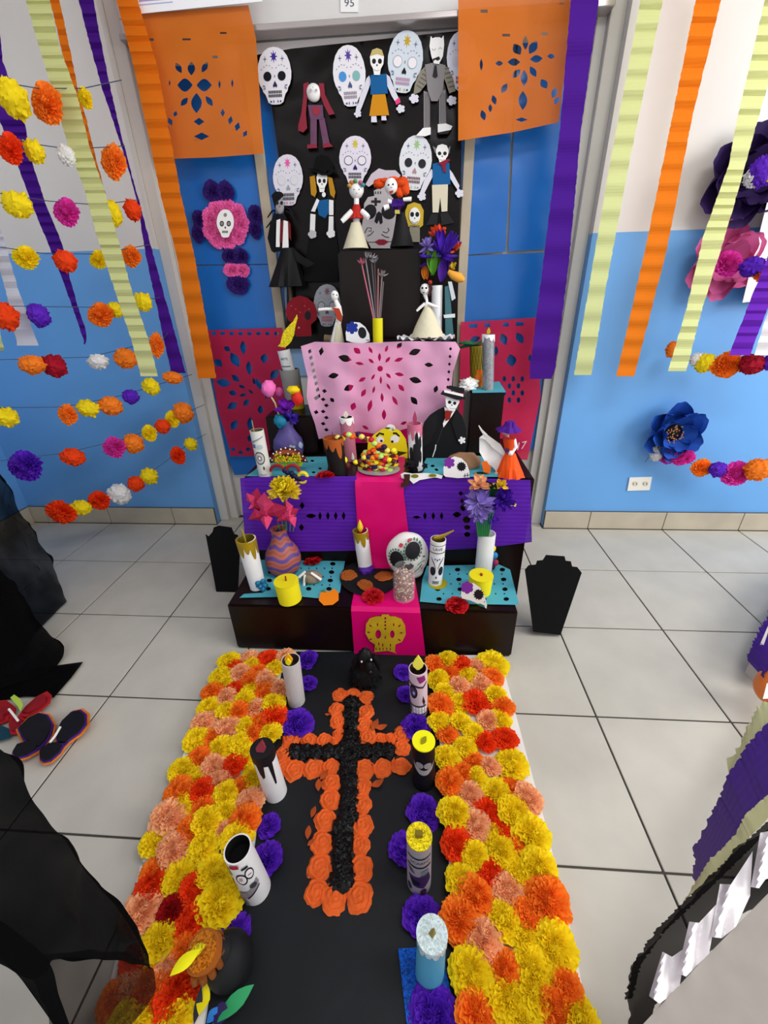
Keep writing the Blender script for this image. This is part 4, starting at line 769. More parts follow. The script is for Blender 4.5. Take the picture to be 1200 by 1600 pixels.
def lily(parent, c, tips, mats, body):
    mb = MB(); cen = parent.p(*c)
    for i, tp in enumerate(tips):
        T = parent.p(tp[0], tp[1], tp[2]); d = T - cen; s_ = d.cross(V((0, 1, 0))).normalized() * d.length * .36; m_ = cen + d * .42
        mb.add([cen + V((0, -.012, 0)), m_ + s_ + V((0, .004, 0)), T, m_ - s_ + V((0, .004, 0)), m_ + V((0, -.014, 0))], [(0, 1, 4), (4, 1, 2), (4, 2, 3), (0, 4, 3)], i % 2)
    mb.build('lily_head', mats, parent.root, False)
    MB().sph(cen, (body, body, body * 1.2), seg=5, ring=4).build('lily_bud', mats[1], parent.root, False)
lily(fl, (415, 800, .02), [(413, 769, .04), (450, 793, .03), (417, 828, .05), (388, 812, .02)], [LP, LD], .020)
lily(fl, (399, 788, .0), [(385, 770, .02), (402, 762, 0), (388, 795, .03), (414, 800, -.01)], [LP, LD], .013)
lily(fl, (452, 803, .01), [(467, 795, .01), (461, 824, .02), (432, 815, .03), (446, 780, .0)], [LD, LP], .018)
fc = FZ('yellow_chrysanthemum', 'yellow paper chrysanthemum rising above the pink lilies', 'flower', 445, 893, Z1, .0)
c = fc.p(444, 768, .045)
petals(MB(), c, sdirs(36, -30, 15, 1), .050, .017, .3).build('outer_petals', M('#e8cf3a', .7), fc.root)
petals(MB(), c + V((0, 0, .006)), sdirs(46, 5, 50, 2), .044, .018, .2).build('middle_petals', M('#f2d924', .7), fc.root)
petals(MB(), c + V((0, 0, .010)), sdirs(36, 40, 90, 3), .034, .017, .1).build('inner_petals', M('#f6e22e', .7), fc.root)
MB().tube([fc.p(446, 826), fc.p(445, 790), c], .002, n=6).build('stem', M('#3c7a3a'), fc.root)
# ---- small things on the lowest step
rose('crimson paper rose behind the stone with bones', 489, 874, 14, Z1, RR)
rose('red paper rose in front of the black disc on the magenta runner', 583, 929, 16, Z1 + .004, RR)
rose('red paper rose at the front edge right of the runner', 714, 943, 17, Z1, RR)
f = FZ('round_stone', 'round grey stone painted with white bones on the teal paper', 'stone', 485, 917, Z1, .03); c = PZ(485, 917, Z1) + V((0, .028, 0))
MB().sph(c + V((0, 0, .018)), (.034, .026, .020), lump=.12, lf=2, seed=3, seg=20, ring=12).build('body', M('#8f7f6c', .8, var=.2, vscale=30), f.root)
for (a, b_) in [((476, 898), (475, 916)), ((486, 895), (502, 906)), ((477, 893), (467, 902))]: MB().tube([f.p(a[0], a[1], .016), f.p(b_[0], b_[1], .024)], [.004, .0045], n=8).build('bone', WHT, f.root)
f = FZ('blue_glitter_flower', 'lumpy blue glitter flower at the foot of the gold dripped candle', 'flower', 406, 930, Z1, .02); c = PZ(406, 928, Z1) + V((0, .02, 0))
mb = MB()
for k in range(6): a = k * 1.05; mb.sph(c + V((.013 * cos(a), .005 * sin(a * 2), .018 + .013 * sin(a))), (.010, .008, .010), seg=10, ring=7, lump=.15)
mb.sph(c + V((0, -.006, .018)), .009, seg=10, ring=7); mb.build('petals', M('#2f7fa8', .4, glitter=.3), f.root)
f = FZ('orange_pumpkin_cutout', 'flat orange pumpkin cutout lying at the front of the step', 'cutout', 513, 944, Z1)
prism(MB(), [[(498, 938), (500, 927), (508, 922), (515, 925), (522, 919), (529, 926), (529, 938), (520, 945), (506, 946)]], lambda x, y: PZ(x, y, Z1 + .005), lambda x, y: PZ(x, y, Z1 + .002)).build('pumpkin', M('#ef8412', .7), f.root, False)
prism(MB(), [[(503, 922), (509, 925), (508, 919)]], lambda x, y: PZ(x, y, Z1 + .009), lambda x, y: PZ(x, y, Z1 + .005)).build('stem', M('#2f9a7a'), f.root, False)
for i, (x, y, r, lab) in enumerate([(545, 899, 13, 'brown paper rosette at the left of the black disc'), (572, 914, 14, 'brown paper rosette at the front of the black disc'), (600, 900, 15, 'brown paper rosette at the right of the black disc')]):
    p = PZ(x, y, Z1 + .009); q = mpp(p) * r; tag(place(ROS[i], 'paper_rosette', M('#9c4e1a', .8, var=.2, vscale=8), p, (q, q, .008)), lab, 'flower')
# ---- big painted skull stone
def skullstone(label, x, y, rx, ry, z, Y=None, roll=0):
    f = FZ('painted_skull_stone', label, 'stone', x, y, z, .03) if Y is None else Fig('painted_skull_stone', label, 'stone', Y, (x, y)); return f
f = Fig('painted_skull_stone', 'big round white stone painted as a smiling sugar skull on the runner', 'stone', 1.135, (640, 899))
f.sph('stone', 637, 866, 33, 33, M('#e9e6e0', .55), ryy=22, lump=.05, lf=1.5, seg=28, ring=18)
f.sph('jaw', 647, 889, 15, 12, M('#e9e6e0', .55), ryy=14)
def onball(f, name, items, cx, cy, rx, ry, ryy, extra=.0008):
    q = f.k(cx, cy); mb = MB(); mats = []
    for i, (pts, m) in enumerate(items):
        if m not in mats: mats.append(m)
        vs, fs = fill([pts], 3)
        mb.add([f.p(x, y, 0) + V((0, -(ryy * q * math.sqrt(max(0, 1 - ((x - cx) / (rx * 1.02)) ** 2 - ((y - cy) / (ry * 1.02)) ** 2)) + extra + .0002 * i), 0)) for x, y in vs], fs, mats.index(m))
    return mb.build(name, mats, f.root)
GRN = M('#3d7358', .6)
def ringp(cx, cy, rx, ry, n, r): return [ell(cx + rx * cos(a), cy + ry * sin(a), r, r, 0, 8) for a in (2 * pi * k / n for k in range(n))]
it = [(p, GRN) for p in ringp(621, 862, 12.5, 13, 18, 1.4)] + [(p, GRN) for p in ringp(645, 849, 13.5, 13, 18, 1.4)]
it += [(ell(621, 862, 11, 12), M('#17161a', .6)), (ell(645, 849, 11.5, 11), M('#17161a', .6)), ([(632, 873), (634, 867), (639, 867), (642, 865), (647, 869), (645, 874), (637, 877)], BK), ([(636, 882), (641, 879), (645, 881), (648, 879), (646, 884), (641, 885)], M('#c03a52')), (stroke([(647, 881), (653, 876), (659, 869)], 1.6), GRN), (stroke([(652, 869), (658, 866), (663, 865)], 1.4), GRN), (petal(662, 859, 5, 3, 20), GRN), (petal(612, 880, 6, 3, 30), GRN), (petal(627, 842, 8, 5, -20), M('#c03a52')), (petal(640, 836, 7, 3, 0), M('#c03a52')), (petal(656, 841, 5, 2, 30), GRN)]
onball(f, 'face_paint', it, 637, 866, 33, 33, 22.5)
vs, fs = text2d('XV', 10); MB().add([f.p(655 + x, 887 - y, .036) for x, y in vs], fs).build('lettering', M('#b02c48'), f.root, False)
# ---- glass jar of beads
jc = PZ(631, 940, Z1 + .004) + V((0, .022, 0)); f = Fig('glass_jar', 'small glass jar filled with brown and cream beads on the runner', 'jar', jc.y, (631, 940)); f.root.location = jc
q = f.k(631, 915); Hj = PY(631, 884, jc.y).z - jc.z; Rj = 17.5 * q
gl = bpy.data.materials.new('clear_glass'); gl.use_nodes = True; gb = gl.node_tree.nodes['Principled BSDF']; gb.inputs['Base Color'].default_value = (.85, .9, .9, 1); gb.inputs['Alpha'].default_value = .08; gb.inputs['Roughness'].default_value = .05
MB().lathe(jc, [(Rj * .92, 0), (Rj, .004), (Rj, Hj * .78), (Rj * .8, Hj * .88), (Rj * .8, Hj), (Rj * .74, Hj), (Rj * .74, Hj * .87), (Rj * .94, Hj * .76), (Rj * .94, .004), (.001, .003)], n=30).build('glass', gl, f.root)
rnd = random.Random(5); mb = MB()
for k in range(330):
    a = rnd.random() * 6.28; r_ = Rj * .84 * rnd.random() ** .35; mb.sph(jc + V((r_ * cos(a), r_ * sin(a), .007 + rnd.random() * Hj * .74)), (.0034, .0030, .0028), rnd.randint(0, 3), 6, 4)
o = mb.build('beads', [M('#9a5f48'), M('#c8977a'), M('#e3cbb0'), M('#7a4436')], f.root); o['kind'] = 'stuff'
# ---- white tube vase with lilac flowers
f = FZ('tube_vase', 'plain white tube vase at the right of the lowest step', 'vase', 753, 890, Z1, .02); c = V((PZ(753, 888, Z1).x, 1.160, Z1)); f.root.location = c
tp = PY(755, 833, c.y); rr = 13.5 * mpp(tp); MB().lathe(c, [(rr, 0), (rr, tp.z - Z1), (rr * .9, tp.z - Z1), (rr * .88, tp.z - Z1 - .02)], n=28).build('body', CW_, f.root)
fb = Fig('flower_bouquet', 'lilac violet and peach paper flowers with green stems in the white tube vase', 'flowers', c.y - .022, (755, 833))
stems(fb, [((747 + 2.2 * k, 838), (742 + 4.2 * k, 795), .0026) for k in range(8)], M('#2c7a44', .6))
LIL = M('#9d86d2', .75, var=.12, vscale=30); VIO = M('#4d1aa8', .75, var=.12, vscale=30)
petals(MB(), fb.p(750, 784, .01), sdirs(70, -70, 80, 4), .048, .018, .35).build('lilac_petals', LIL, fb.root)
petals(MB(), fb.p(748, 800, .02), sdirs(24, -80, -20, 5), .034, .015, .35).build('lilac_petals', LIL, fb.root)
petals(MB(), fb.p(785, 781, .01), sdirs(60, -60, 80, 6), .038, .013, .3).build('violet_petals', VIO, fb.root)
petals(MB(), fb.p(768, 806, .0), sdirs(8, -85, -30, 16), .026, .014, .3).build('violet_petals', VIO, fb.root)
petals(MB(), fb.p(748, 757, 0), sdirs(18, -20, 70, 7), .036, .018, .3).build('peach_petals', M('#e8a878', .75), fb.root)
petals(MB(), fb.p(782, 760, .0), sdirs(18, -20, 70, 8), .024, .012, .3).build('yellow_petals', M('#f0c82a', .75), fb.root)
petals(MB(), fb.p(802, 788, .0), sdirs(8, -60, 70, 9), .010, .006, .3).build('yellow_petals', M('#f0d86a', .75), fb.root)
petals(MB(), fb.p(768, 776, -.004), [(-.25, -.2, 1), (.1, -.3, 1), (-.4, .0, .9)], .055, .022, .1).build('green_leaves', M('#123f24', .6), fb.root)
f = FZ('balloon_bunch', 'tiny bunch of coloured foam balls and a leaf beside the white tube vase', 'ornament', 770, 896, Z1, .018)
for (x, y, r, c_) in [(770, 857, 5, '#e2cf1a'), (766, 866, 5.5, '#2f8fc0'), (773, 868, 5, '#2c7fb5'), (768, 876, 6, '#5a2a6a'), (774, 879, 5, '#a02a4a'), (769, 885, 5, '#2a2440')]: f.sph('ball', x, y, r, r, M(c_, .5), d=.01, seg=10, ring=7)
petals(MB(), f.p(762, 884, .012), [(-.7, -.2, .6), (-.3, -.3, 1)], .022, .013, .2).build('leaf', M('#1c6a4a', .6), f.root)
# ---- half skull stone and mask at the front edge
f = FZ('painted_skull_stone', 'half skull shape with a violet flower at the front edge beside the red rose', 'stone', 745, 950, Z1, .01)
f.cut('skull', [(720, 930), (722, 918), (730, 911), (740, 911), (750, 918), (757, 930), (761, 945), (760, 951), (748, 944), (735, 938), (722, 935)], M('#e9e6e2', .5), 0, .014)
f.prints('face_paint', [(bloom(730, 918, 10, 6), M('#7a2b9a')), (star(748, 929, 9, 6.5, 12), BK), (ell(748, 929, 5.5, 8, -20), M('#1b1018')), ([(744, 944), (758, 950), (757, 946), (750, 943)], M('#2c6a5a')), (rect(756, 940, 758, 941), BK)], .014)
# ---- gold skull cut paper on the front of the runner
f = Fig('gold_skull_paper', 'gold cut paper sugar skull taped on the magenta front of the lowest step', 'paper', .958, (603, 1018))
sk = [(571, 990), (572, 975), (578, 966), (588, 963), (596, 963), (597, 960), (607, 960), (609, 963), (617, 963), (627, 967), (633, 977), (634, 992), (628, 1003), (618, 1007), (617, 1018), (620, 1021), (606, 1017), (595, 1018), (585, 1019), (586, 1007), (578, 1002)]
hs = [ell(591, 991, 4.5, 7, 0, 12), ell(613, 991, 3.6, 6, 0, 12)] + [diamond(602, 966 + 5.5 * k, 3.4, 4.6) for k in range(4)] + [petal(x, y, 6, 2.2, a) for x, y, a in [(579, 978, 40), (590, 976, 90), (576, 988, 10), (579, 999, -30), (615, 976, 90), (624, 978, -40), (627, 989, 0), (624, 1000, 30), (602, 996, 90), (592, 1006, 90), (598, 1008, 90), (610, 1008, 90)]] + [rect(587 + 5.5 * k, 1012, 588.4 + 5.5 * k, 1016) for k in range(5)]
f.cut('paper', sk, M('#c9a320', .5, var=.15, vscale=20), .0, .0015, hs)
# ---- black coffin panels
def coffin(label, pts, Yb, lean=0):
    f = Fig('black_coffin', label, 'box', Yb, (sum(p[0] for p in pts) / len(pts), max(p[1] for p in pts)))
    f.root.location.z = 0
    f.cut('body', pts, M('#060608', .9), 0, .05); return f
coffin('black stepped coffin shaped box standing left of the altar', [(321, 834), (326, 838), (332, 831), (334, 824), (342, 821), (362, 824), (366, 834), (372, 836), (371, 850), (375, 860), (372, 926), (338, 925)], PZ(350, 925, 0).y + .05)
coffin('black stepped coffin shaped box standing right of the altar', [(820, 890), (826, 883), (837, 882), (839, 876), (848, 875), (853, 867), (882, 869), (884, 876), (892, 877), (894, 885), (902, 886), (909, 895), (876, 992), (833, 987)], PZ(855, 990, 0).y + .03)
# ---- black furry puppet at the head of the cross
f = FZ('black_dog_puppet', 'black fluffy dog puppet with bright eyes at the head of the cross', 'toy', 569, 1076, .002, .03)
FUR = M('#08080a', .7)
f.sph('body', 570, 1055, 22, 20, FUR, ryy=20, lump=.3, lf=5, seg=24, ring=16); f.sph('head', 571, 1030, 12, 16, M('#0b0b0d', .45), d=.02, lump=.12, lf=4)
f.sph('muzzle', 577, 1044, 7, 9, FUR, d=.045)
rnd = random.Random(9); mb = MB()
for k in range(150):
    a = rnd.random() * 6.28; e = rnd.uniform(-.3, 1.2); d_ = V((cos(a) * cos(e), sin(a) * cos(e), sin(e))); c = f.p(570 + d_.x * 16, 1056) + V((0, d_.y * .025, d_.z * .022)); mb.tube([c, c + d_ * .014, c + d_ * .022 + V((0, 0, -.008))], [.002, .0015, .0005], n=3, caps=False)
o = mb.build('fur', FUR, f.root); o['kind'] = 'stuff'
for x in (560, 583): f.tube('ear', [(x, 1024, 4), (x + (6 if x > 570 else -6), 1034, 5), (x + (9 if x > 570 else -9), 1046, 2)], FUR, d=.02)
for (x, y) in ((565, 1034), (580, 1031)): f.sph('eye', x, y, 1.6, 1.6, M('#c8c8d0', .2), d=.042, seg=8, ring=6)
f.sph('nose', 579, 1050, 2.6, 2, M('#202024', .15), d=.056, seg=8, ring=6)

# ================================================================ SECOND STEP (Z2)
t = Tube('printed_candle', 'white tube candle printed with a round medallion at the left end of the second step', 412, 747, 401, 672, 22, Z2, M('#d6d5cc', .6), wb=20, inner='#5c5a3a')
t.prints('print', [(ell(0, .44, 44, .14), DG), (ell(0, .44, 36, .115), M('#bdb8b4')), (ell(0, .44, 20, .06), M('#7d7680')), (ell(0, .44, 8, .03), PAPER), (petal(20, .22, 16, .09, 0), DG), ([(-60, .78), (60, .90), (62, .88), (-58, .74)], M('#8a90a0')), (rect(-45, .66, -15, .74), M('#5d6c98')), (ell(20, .68, 24, .05), M('#a9b7c4'))])
wraptext(t, 'MAGIC', 8, .07, 20, DG); MB().tube([t.t + V((-.008, 0, -.02)), t.t + V((-.010, 0, .03))], [.0016, .001], n=5).build('wick', M('#b59a52'), t.root)
# purple vase with flowers
f = FZ('purple_vase', 'purple blue painted vase with a white flower on the left of the second step', 'vase', 456, 718, Z2, .0); c = V((PZ(456, 712, Z2).x, 1.385, Z2)); f.root.location = c
q = f.k(456, 690); Rm = 24 * q; H = PY(452, 656, c.y).z - Z2
MB().lathe(c, [(.6 * Rm, 0), (.9 * Rm, .12 * H), (Rm, .32 * H), (.92 * Rm, .5 * H), (.6 * Rm, .68 * H), (.45 * Rm, .8 * H), (.5 * Rm, H), (.42 * Rm, H), (.4 * Rm, .85 * H)], n=32).build('body', M('#564a86', .4, var=.25, vscale=25), f.root)
onball(f, 'flower_print', [(bloom(462, 693, 6, 5, .4), M('#b8c4d8')), (petal(474, 690, 12, 5, 80), M('#a9bcd0')), (petal(470, 700, 8, 3, 20), M('#a9bcd0'))], 456, 688, 25, 25, 25)
fb = Fig('flower_bouquet', 'tulip violet and teal paper flowers in the purple vase', 'flowers', c.y, (452, 656))
petals(MB(), fb.p(448, 640, .01), sdirs(14, -10, 60, 11), .040, .026, .35).build('violet_petals', M('#7a1fae', .5), fb.root)
petals(MB(), fb.p(455, 652, .01), sdirs(12, -60, 40, 12), .028, .02, .3).build('indigo_petals', M('#3b1f98', .5), fb.root)
fb.sph('teal_ball', 438, 658, 10, 10, M('#1c7898', .6), d=.02, lump=.3); fb.sph('pink_tulip', 420, 607, 11, 13, M('#ec6fb4', .5), d=.0, lump=.2, lf=2)
fb.tube('tulip_stem', [(421, 616, 1.4), (430, 630, 1.4), (436, 650, 1.4)], M('#c8c69a')); fb.sph('pink_bud', 436, 613, 7, 8, M('#a8407a', .6), d=-.01)
fb.sph('red_bud', 464, 622, 9, 12, M('#cf2a1e', .6), d=.0, lump=.25); fb.sph('yellow_bud', 458, 609, 10, 6, M('#ecc814', .6), d=.004, lump=.25)
# grey can with yellow patch holding a text-printed tube and a yellow flame, on the left black box
t = Tube('grey_tube', 'grey cardboard tube with a yellow patch behind the violet bouquet', 459, 640, 452, 577, 31, .640, M('#8d8a86', .7), wb=28, cat='tube'); t.prints('yellow_patch', [([(0, .55), (20, .45), (40, .55), (60, .65), (75, .5), (75, .0), (-5, .0)], M('#b5a012'))])
bx_, by_ = proj(t.t + V((0, -.012, -.035))); t2 = Tube('printed_candle', 'white lettered tube candle with a tall yellow glitter flame in the grey tube', bx_, by_, 443, 547, 20, t.t.z - .035, M('#d8d8d8', .6), wb=19); wraptext(t2, 'ARTE', 0, .72, 28, DG)
t2.prints('print', [(rect(-50, .45, 40, .48), DG), (rect(-50, .3, 30, .33), M('#8a90a0')), (rect(-48, .1, -38, .25), BK)])
fy = [(434, 541), (438, 537), (440, 528), (443, 518), (452, 508), (458, 502), (464, 491), (465, 497), (461, 512), (460, 522), (455, 534), (448, 541), (445, 543)]
p0 = t2.t; prism(MB(), [fy], lambda x, y: PY(x, y, p0.y - .010), lambda x, y: PY(x, y, p0.y - .005)).build('flame', M('#e3cb1e', .4, glitter=.35), t2.root, False)
# taco mask
f = FZ('felt_taco', 'brown felt taco with white beads and green filling on the teal paper', 'toy', 450, 738, Z2, .02)
ar = [(420, 724), (423, 712), (432, 703), (443, 699), (456, 699), (468, 704), (477, 714), (482, 723), (476, 722), (468, 724), (450, 720), (430, 722)]
f.cut('shell', ar, M('#5a2618', .7), 0, .02); f.cut('shell_band', [(424, 720), (430, 708), (442, 703), (456, 703), (468, 709), (474, 718), (468, 720), (462, 713), (452, 709), (440, 710), (432, 716), (430, 724)], M('#9a4a30', .7), .02, .003)
mb = MB(); rnd = random.Random(4)
for k in range(150): mb.sph(f.p(450 + rnd.uniform(-20, 20) * (1 - .0), 722 - abs(rnd.gauss(0, 5)), .022 + rnd.uniform(0, .01)), .003, rnd.randint(0, 2), 5, 4)
for k in range(60): mb.sph(f.p(450 + rnd.uniform(-22, 22), 725 + rnd.uniform(-2, 3), .02), .003, 0, 5, 4)
o = mb.build('filling', [M('#a8cc1e'), M('#c8c81e'), M('#d88a1e')], f.root); o['kind'] = 'stuff'
for (x, y) in [(422, 716), (427, 709), (432, 706), (439, 702), (446, 700), (453, 702), (461, 703), (467, 708), (473, 713), (477, 719), (431, 711), (438, 707), (450, 709), (458, 712), (468, 716), (425, 719)]: f.sph('bead', x, y, 1.3, 1.3, PAPER, d=.024, seg=6, ring=4)
f = FZ('red_pretzel', 'red and navy twisted loops with a yellow ring in front of the felt taco', 'ornament', 448, 747, Z2, .01)
for (cx, c_) in ((433, '#8c1824'), (457, '#9c1a28')): f.tube('loop', [(cx + 10 * cos(a), 734 - 7 * sin(a), 2.4) for a in [R(-20 + 220 * k / 10) for k in range(11)]], M(c_, .6), d=.012)
for (x, y) in [(445, 735), (449, 738), (456, 740), (460, 744), (464, 746), (468, 748)]: f.sph('navy_berry', x, y, 4.4, 4.4, M('#1c1c40', .5), d=.012, seg=8, ring=6)
f.tube('yellow_ring', [(473 + 7 * cos(a), 746 + 7.5 * sin(a), 3) for a in [2 * pi * k / 16 for k in range(17)]], M('#e6d038', .6), d=.01)
rose('red tissue strawberry rose at the edge of the second step', 509, 740, 15, Z2, RR)
# orange and black candle
t = Tube('dripped_candle', 'dark candle dripped with orange wax and a thin wick left of the candy bowl', 527, 746, 520, 684, 31, Z2, M('#120c0d', .5), wb=29, inner='#a8501a'); t.drips(M('#a8521c', .5), [.35, .2, .45, .25, .3, .5, .2, .4, .3]); MB().tube([t.t + V((0, 0, -.005)), t.t + V((0, 0, .018))], [.0015, .001], n=5).build('wick', M('#6a2418'), t.root)
t = Tube('pink_candle', 'pink candle with a white rim behind the braided candy handle', 546, 722, 541, 652, 22, Z2, M('#c07388', .5), wb=21); t.drips(WHT, [.14, .18, .12, .16, .15, .13]); t.flame(M('#e9d8cc', .6), 8, 11, dy=-.006)
MB().tube([t.at(30, .06, 0), t.at(34, .12, .0), t.at(32, .22, 0)], [.006, .005, .001], n=8).build('wax_run', PAPER, t.root)
# braided candy basket
f = FZ('candy_basket', 'basket of wrapped candies braided with orange, purple and green twists', 'basket', 590, 742, Z2, .045); cc = f.root.location
cols = [M(c_, .5) for c_ in ('#ea5a1a', '#f0e428', '#2a1448', '#b8e070', '#5a2020', '#ef8a1c', '#c81e3a', '#e8d860')]
rnd = random.Random(12)
prism(MB(), [ell(592, 733, 33, 10, 0, 28)], lambda x, y: PZ(x, y, Z2 + .008), lambda x, y: PZ(x, y, Z2 + .004)).build('tray', M('#b9b9c0', .3, metal=.4), f.root)
for k in range(96):
    a = rnd.uniform(-1.0, 1.0); yy = rnd.uniform(0, 1); x = 592 + a * (30 - 6 * yy); y = 738 - (1 - a * a) * 0 + -yy * 34 + 4 * a * a; f.sph('candy', x, y - 3, 5.6, 3.6, cols[rnd.randint(0, 7)], d=.026 * math.sqrt(max(.02, 1 - a * a)) + .006 * rnd.random(), seg=7, ring=5)
bp = [(524, 694), (528, 686), (540, 681), (555, 680), (570, 684), (585, 692), (600, 700), (615, 706)]
for i, (x, y) in enumerate([(521, 700), (523, 708), (530, 714), (538, 719), (543, 727)]): f.sph('braid_twist', x, y, 5, 6, cols[(i * 3) % 8], d=.035, seg=8, ring=6)
for i in range(22):
    t_ = i / 21 * (len(bp) - 1); k = min(int(t_), len(bp) - 2); u = t_ - k; x = bp[k][0] + (bp[k + 1][0] - bp[k][0]) * u; y = bp[k][1] + (bp[k + 1][1] - bp[k][1]) * u
    f.sph('braid_twist', x, y + 2.5 * sin(i * 1.7), 5, 4, cols[(i * 5) % 8], d=.03 + .006 * cos(i * 1.7), seg=8, ring=6)
for i in range(10): f.sph('braid_twist', 556 + i * 6.5, 722 - 9 * sin(i / 9 * pi) + 2 * sin(i * 2), 4.6, 3.6, cols[(i * 3 + 1) % 8], d=.04, seg=8, ring=6)
# yellow face
f = FZ('yellow_face_mask', 'yellow round paper face with arched brows behind the candy basket', 'mask', 620, 720, Z2, .04)
f.cut('face', [(574, 705), (575, 690), (584, 679), (598, 670), (606, 668), (616, 668), (626, 674), (634, 686), (637, 702), (637, 720), (590, 722)], M('#eadb16', .6), 0, .006)
f.cut('tuft', ell(611, 668, 7, 5, 20, 14), PAPER, .002, .004)
f.prints('face_print', [(stroke([(588, 682), (593, 677), (600, 679)], 3), BK), (stroke([(614, 677), (619, 677), (624, 682)], 3), BK), (ell(594, 687, 6, 5), PAPER), (ell(617, 686, 7, 6), PAPER), (ell(596, 689, 2, 2), BK), (ell(613, 690, 2, 2), BK), ([(616, 704), (637, 707), (625, 712), (620, 714)], M('#3c3410')), (petal(606, 669, 10, 3, 0), M('#2c5a20'))], .006)
# pink drip candle with black flowers
t = Tube('pink_drip_candle', 'white candle with pink drips and black paper flowers on a black dish', 650, 737, 648, 662, 23, Z2 + .006, CW_, wb=21, inner='#c46a86')
t.drips(M('#c86a88', .5), [.3, .2, .35, .22, .33, .18, .28, .36, .2, .3]); t.flame(M('#a83c60', .5), 7, 20)
MB().lathe(t.c, [(.001, -.005), (.024, -.005), (.026, .0), (.001, .0)], n=26).build('dish', M('#0c0c10', .4), t.root)
t.prints('black_flower', [([(x * 6.5 + 20, y * .065 + .48) for x, y in bloom(0, 0, 6, 5, .4)], BK), ([(x * 8 - 25, y * .07 + .14) for x, y in bloom(0, 0, 6, 5, .4)], BK)], .002)
f = Fig('black_paper_flowers', 'cluster of black paper flowers round the foot of the pink dripped candle', 'flower', t.c.y - .02, (645, 735))
for (x, y, r) in [(642, 725, 8), (637, 728, 6), (664, 728, 5)]: f.cut('bloom', bloom(x, y, r, 5, .4), BK, .006, .004)
# suited skeleton
f = Fig('suited_skeleton', 'flat skeleton in a black suit, red tie and top hat leaning on the pink paper', 'figure', 1.385, (690, 716))
SU = M('#121214', .8)
f.cut('jacket', [(659, 672), (663, 659), (672, 648), (684, 640), (695, 635), (714, 640), (722, 650), (728, 668), (730, 690), (727, 706), (712, 712), (696, 716), (676, 717), (659, 716), (657, 695)], SU, 0, .006)
f.cut('sleeve', [(659, 672), (663, 659), (674, 647), (684, 648), (682, 668), (672, 692), (660, 700), (657, 690)], M('#17171a', .8), .006, .004); f.cut('sleeve', [(712, 642), (722, 652), (729, 672), (728, 690), (718, 694), (712, 680), (706, 660)], M('#17171a', .8), .006, .004)
f.cut('shirt', [(694, 636), (712, 640), (706, 650), (699, 660), (693, 668), (692, 662), (697, 650)], PAPER, .007, .002); f.cut('tie', [(696, 641), (707, 643), (705, 647), (703, 655), (696, 658), (695, 648)], M('#8f1f18'), .009, .003)
f.cut('head', [(696, 621), (702, 619), (716, 622), (718, 628), (714, 636), (709, 642), (702, 641), (697, 635)], PAPER, .008, .006)
f.prints('face_print', [(ell(702.5, 628.5, 2.8, 2.6), BK), (ell(710.5, 630, 2.6, 2.6), BK), (diamond(706, 633, 2.6, 3), BK), (stroke([(702, 637), (706, 639), (711, 638)], .7), GREY)], .014)
f.cut('hat_brim', [(688, 616), (692, 610), (726, 618), (727, 624), (714, 625), (700, 620)], BK, .010, .012); f.cut('hat_band', [(694, 609), (724, 616), (724, 620), (694, 613)], PAPER, .0225, .001); f.cut('hat_crown', [(699, 607), (702, 602), (726, 607), (725, 614), (716, 614)], BK, .008, .010)
f.cut('hand', bloom(722, 688, 6, 5, .5), PAPER, .010, .003); f.tube('white_cane', [(676, 714, .8), (680, 702, .9), (681, 695, .9)], PAPER, d=.02); f.cut('arm_fold', stroke([(692, 668), (684, 690), (676, 712)], 2), M('#26262a', .8), .006, .001)
# rock, skull stone, calla lily, orange bits
f = FZ('brown_rock', 'smooth brown rock behind the violet flowered skull stone', 'stone', 733, 738, Z2, .05); f.sph('rock', 724, 722, 27, 15, M('#a0785a', .8, var=.15, vscale=20), ryy=20, lump=.15, lf=2)
f = FZ('painted_skull_stone', 'white skull stone with a violet flower and black eye on the second step', 'stone', 713, 750, Z2, .02)
f.cut('skull', [(693, 742), (693, 730), (699, 719), (710, 713), (721, 716), (729, 724), (733, 735), (734, 746), (715, 747), (696, 745)], M('#efeceb', .5), 0, .026)
f.prints('face_paint', [(bloom(702, 723, 9, 6, .3), M('#7a2f9c')), (star(721, 729, 8, 6, 12), BK), (stroke([(724, 744), (734, 742)], 1), BK), (rect(726, 740, 727, 746), BK), (rect(730, 739, 731, 745), BK)], .026)
f = FZ('calla_lily', 'white paper calla lily leaning at the right of the second step', 'flower', 775, 745, Z2, .03)
def cal(u, v):
    a = -2.2 + 4.4 * v; r = 4 + 22 * u; cx, cy = 775 - 2 * u, 742 - 34 * u
    return f.p(cx + r * sin(a) * .85 - 8 * u * (1 - abs(a) / 2.2), cy - r * .55 * u * (abs(a) / 2.2) ** 2 + 12 * u * (1 - abs(a) / 2.2) * .5, .012 * u + .03 * u * cos(a))
f.cut('spathe', [(749, 684), (752, 681), (768, 687), (782, 696), (790, 710), (793, 722), (788, 734), (778, 740), (770, 730), (758, 722), (749, 706)], M('#eeecea', .6), .0, .004, step=5, wr=.012)
f.cut('spathe_fold', [(749, 684), (758, 687), (770, 700), (786, 712), (792, 718), (790, 708), (782, 694), (768, 684), (757, 676), (751, 668), (749, 669), (755, 679)], M('#dcd8d4', .6), .006, .006, step=5, wr=.01)
f.tube('tip', [(748, 665, .8), (753, 673, 1.6), (760, 681, 2.6)], M('#d8d4d0'), d=.01); f.tube('stem', [(779, 738, 5), (775, 744, 5), (768, 748, 4)], M('#d8cdb0'), d=.004)
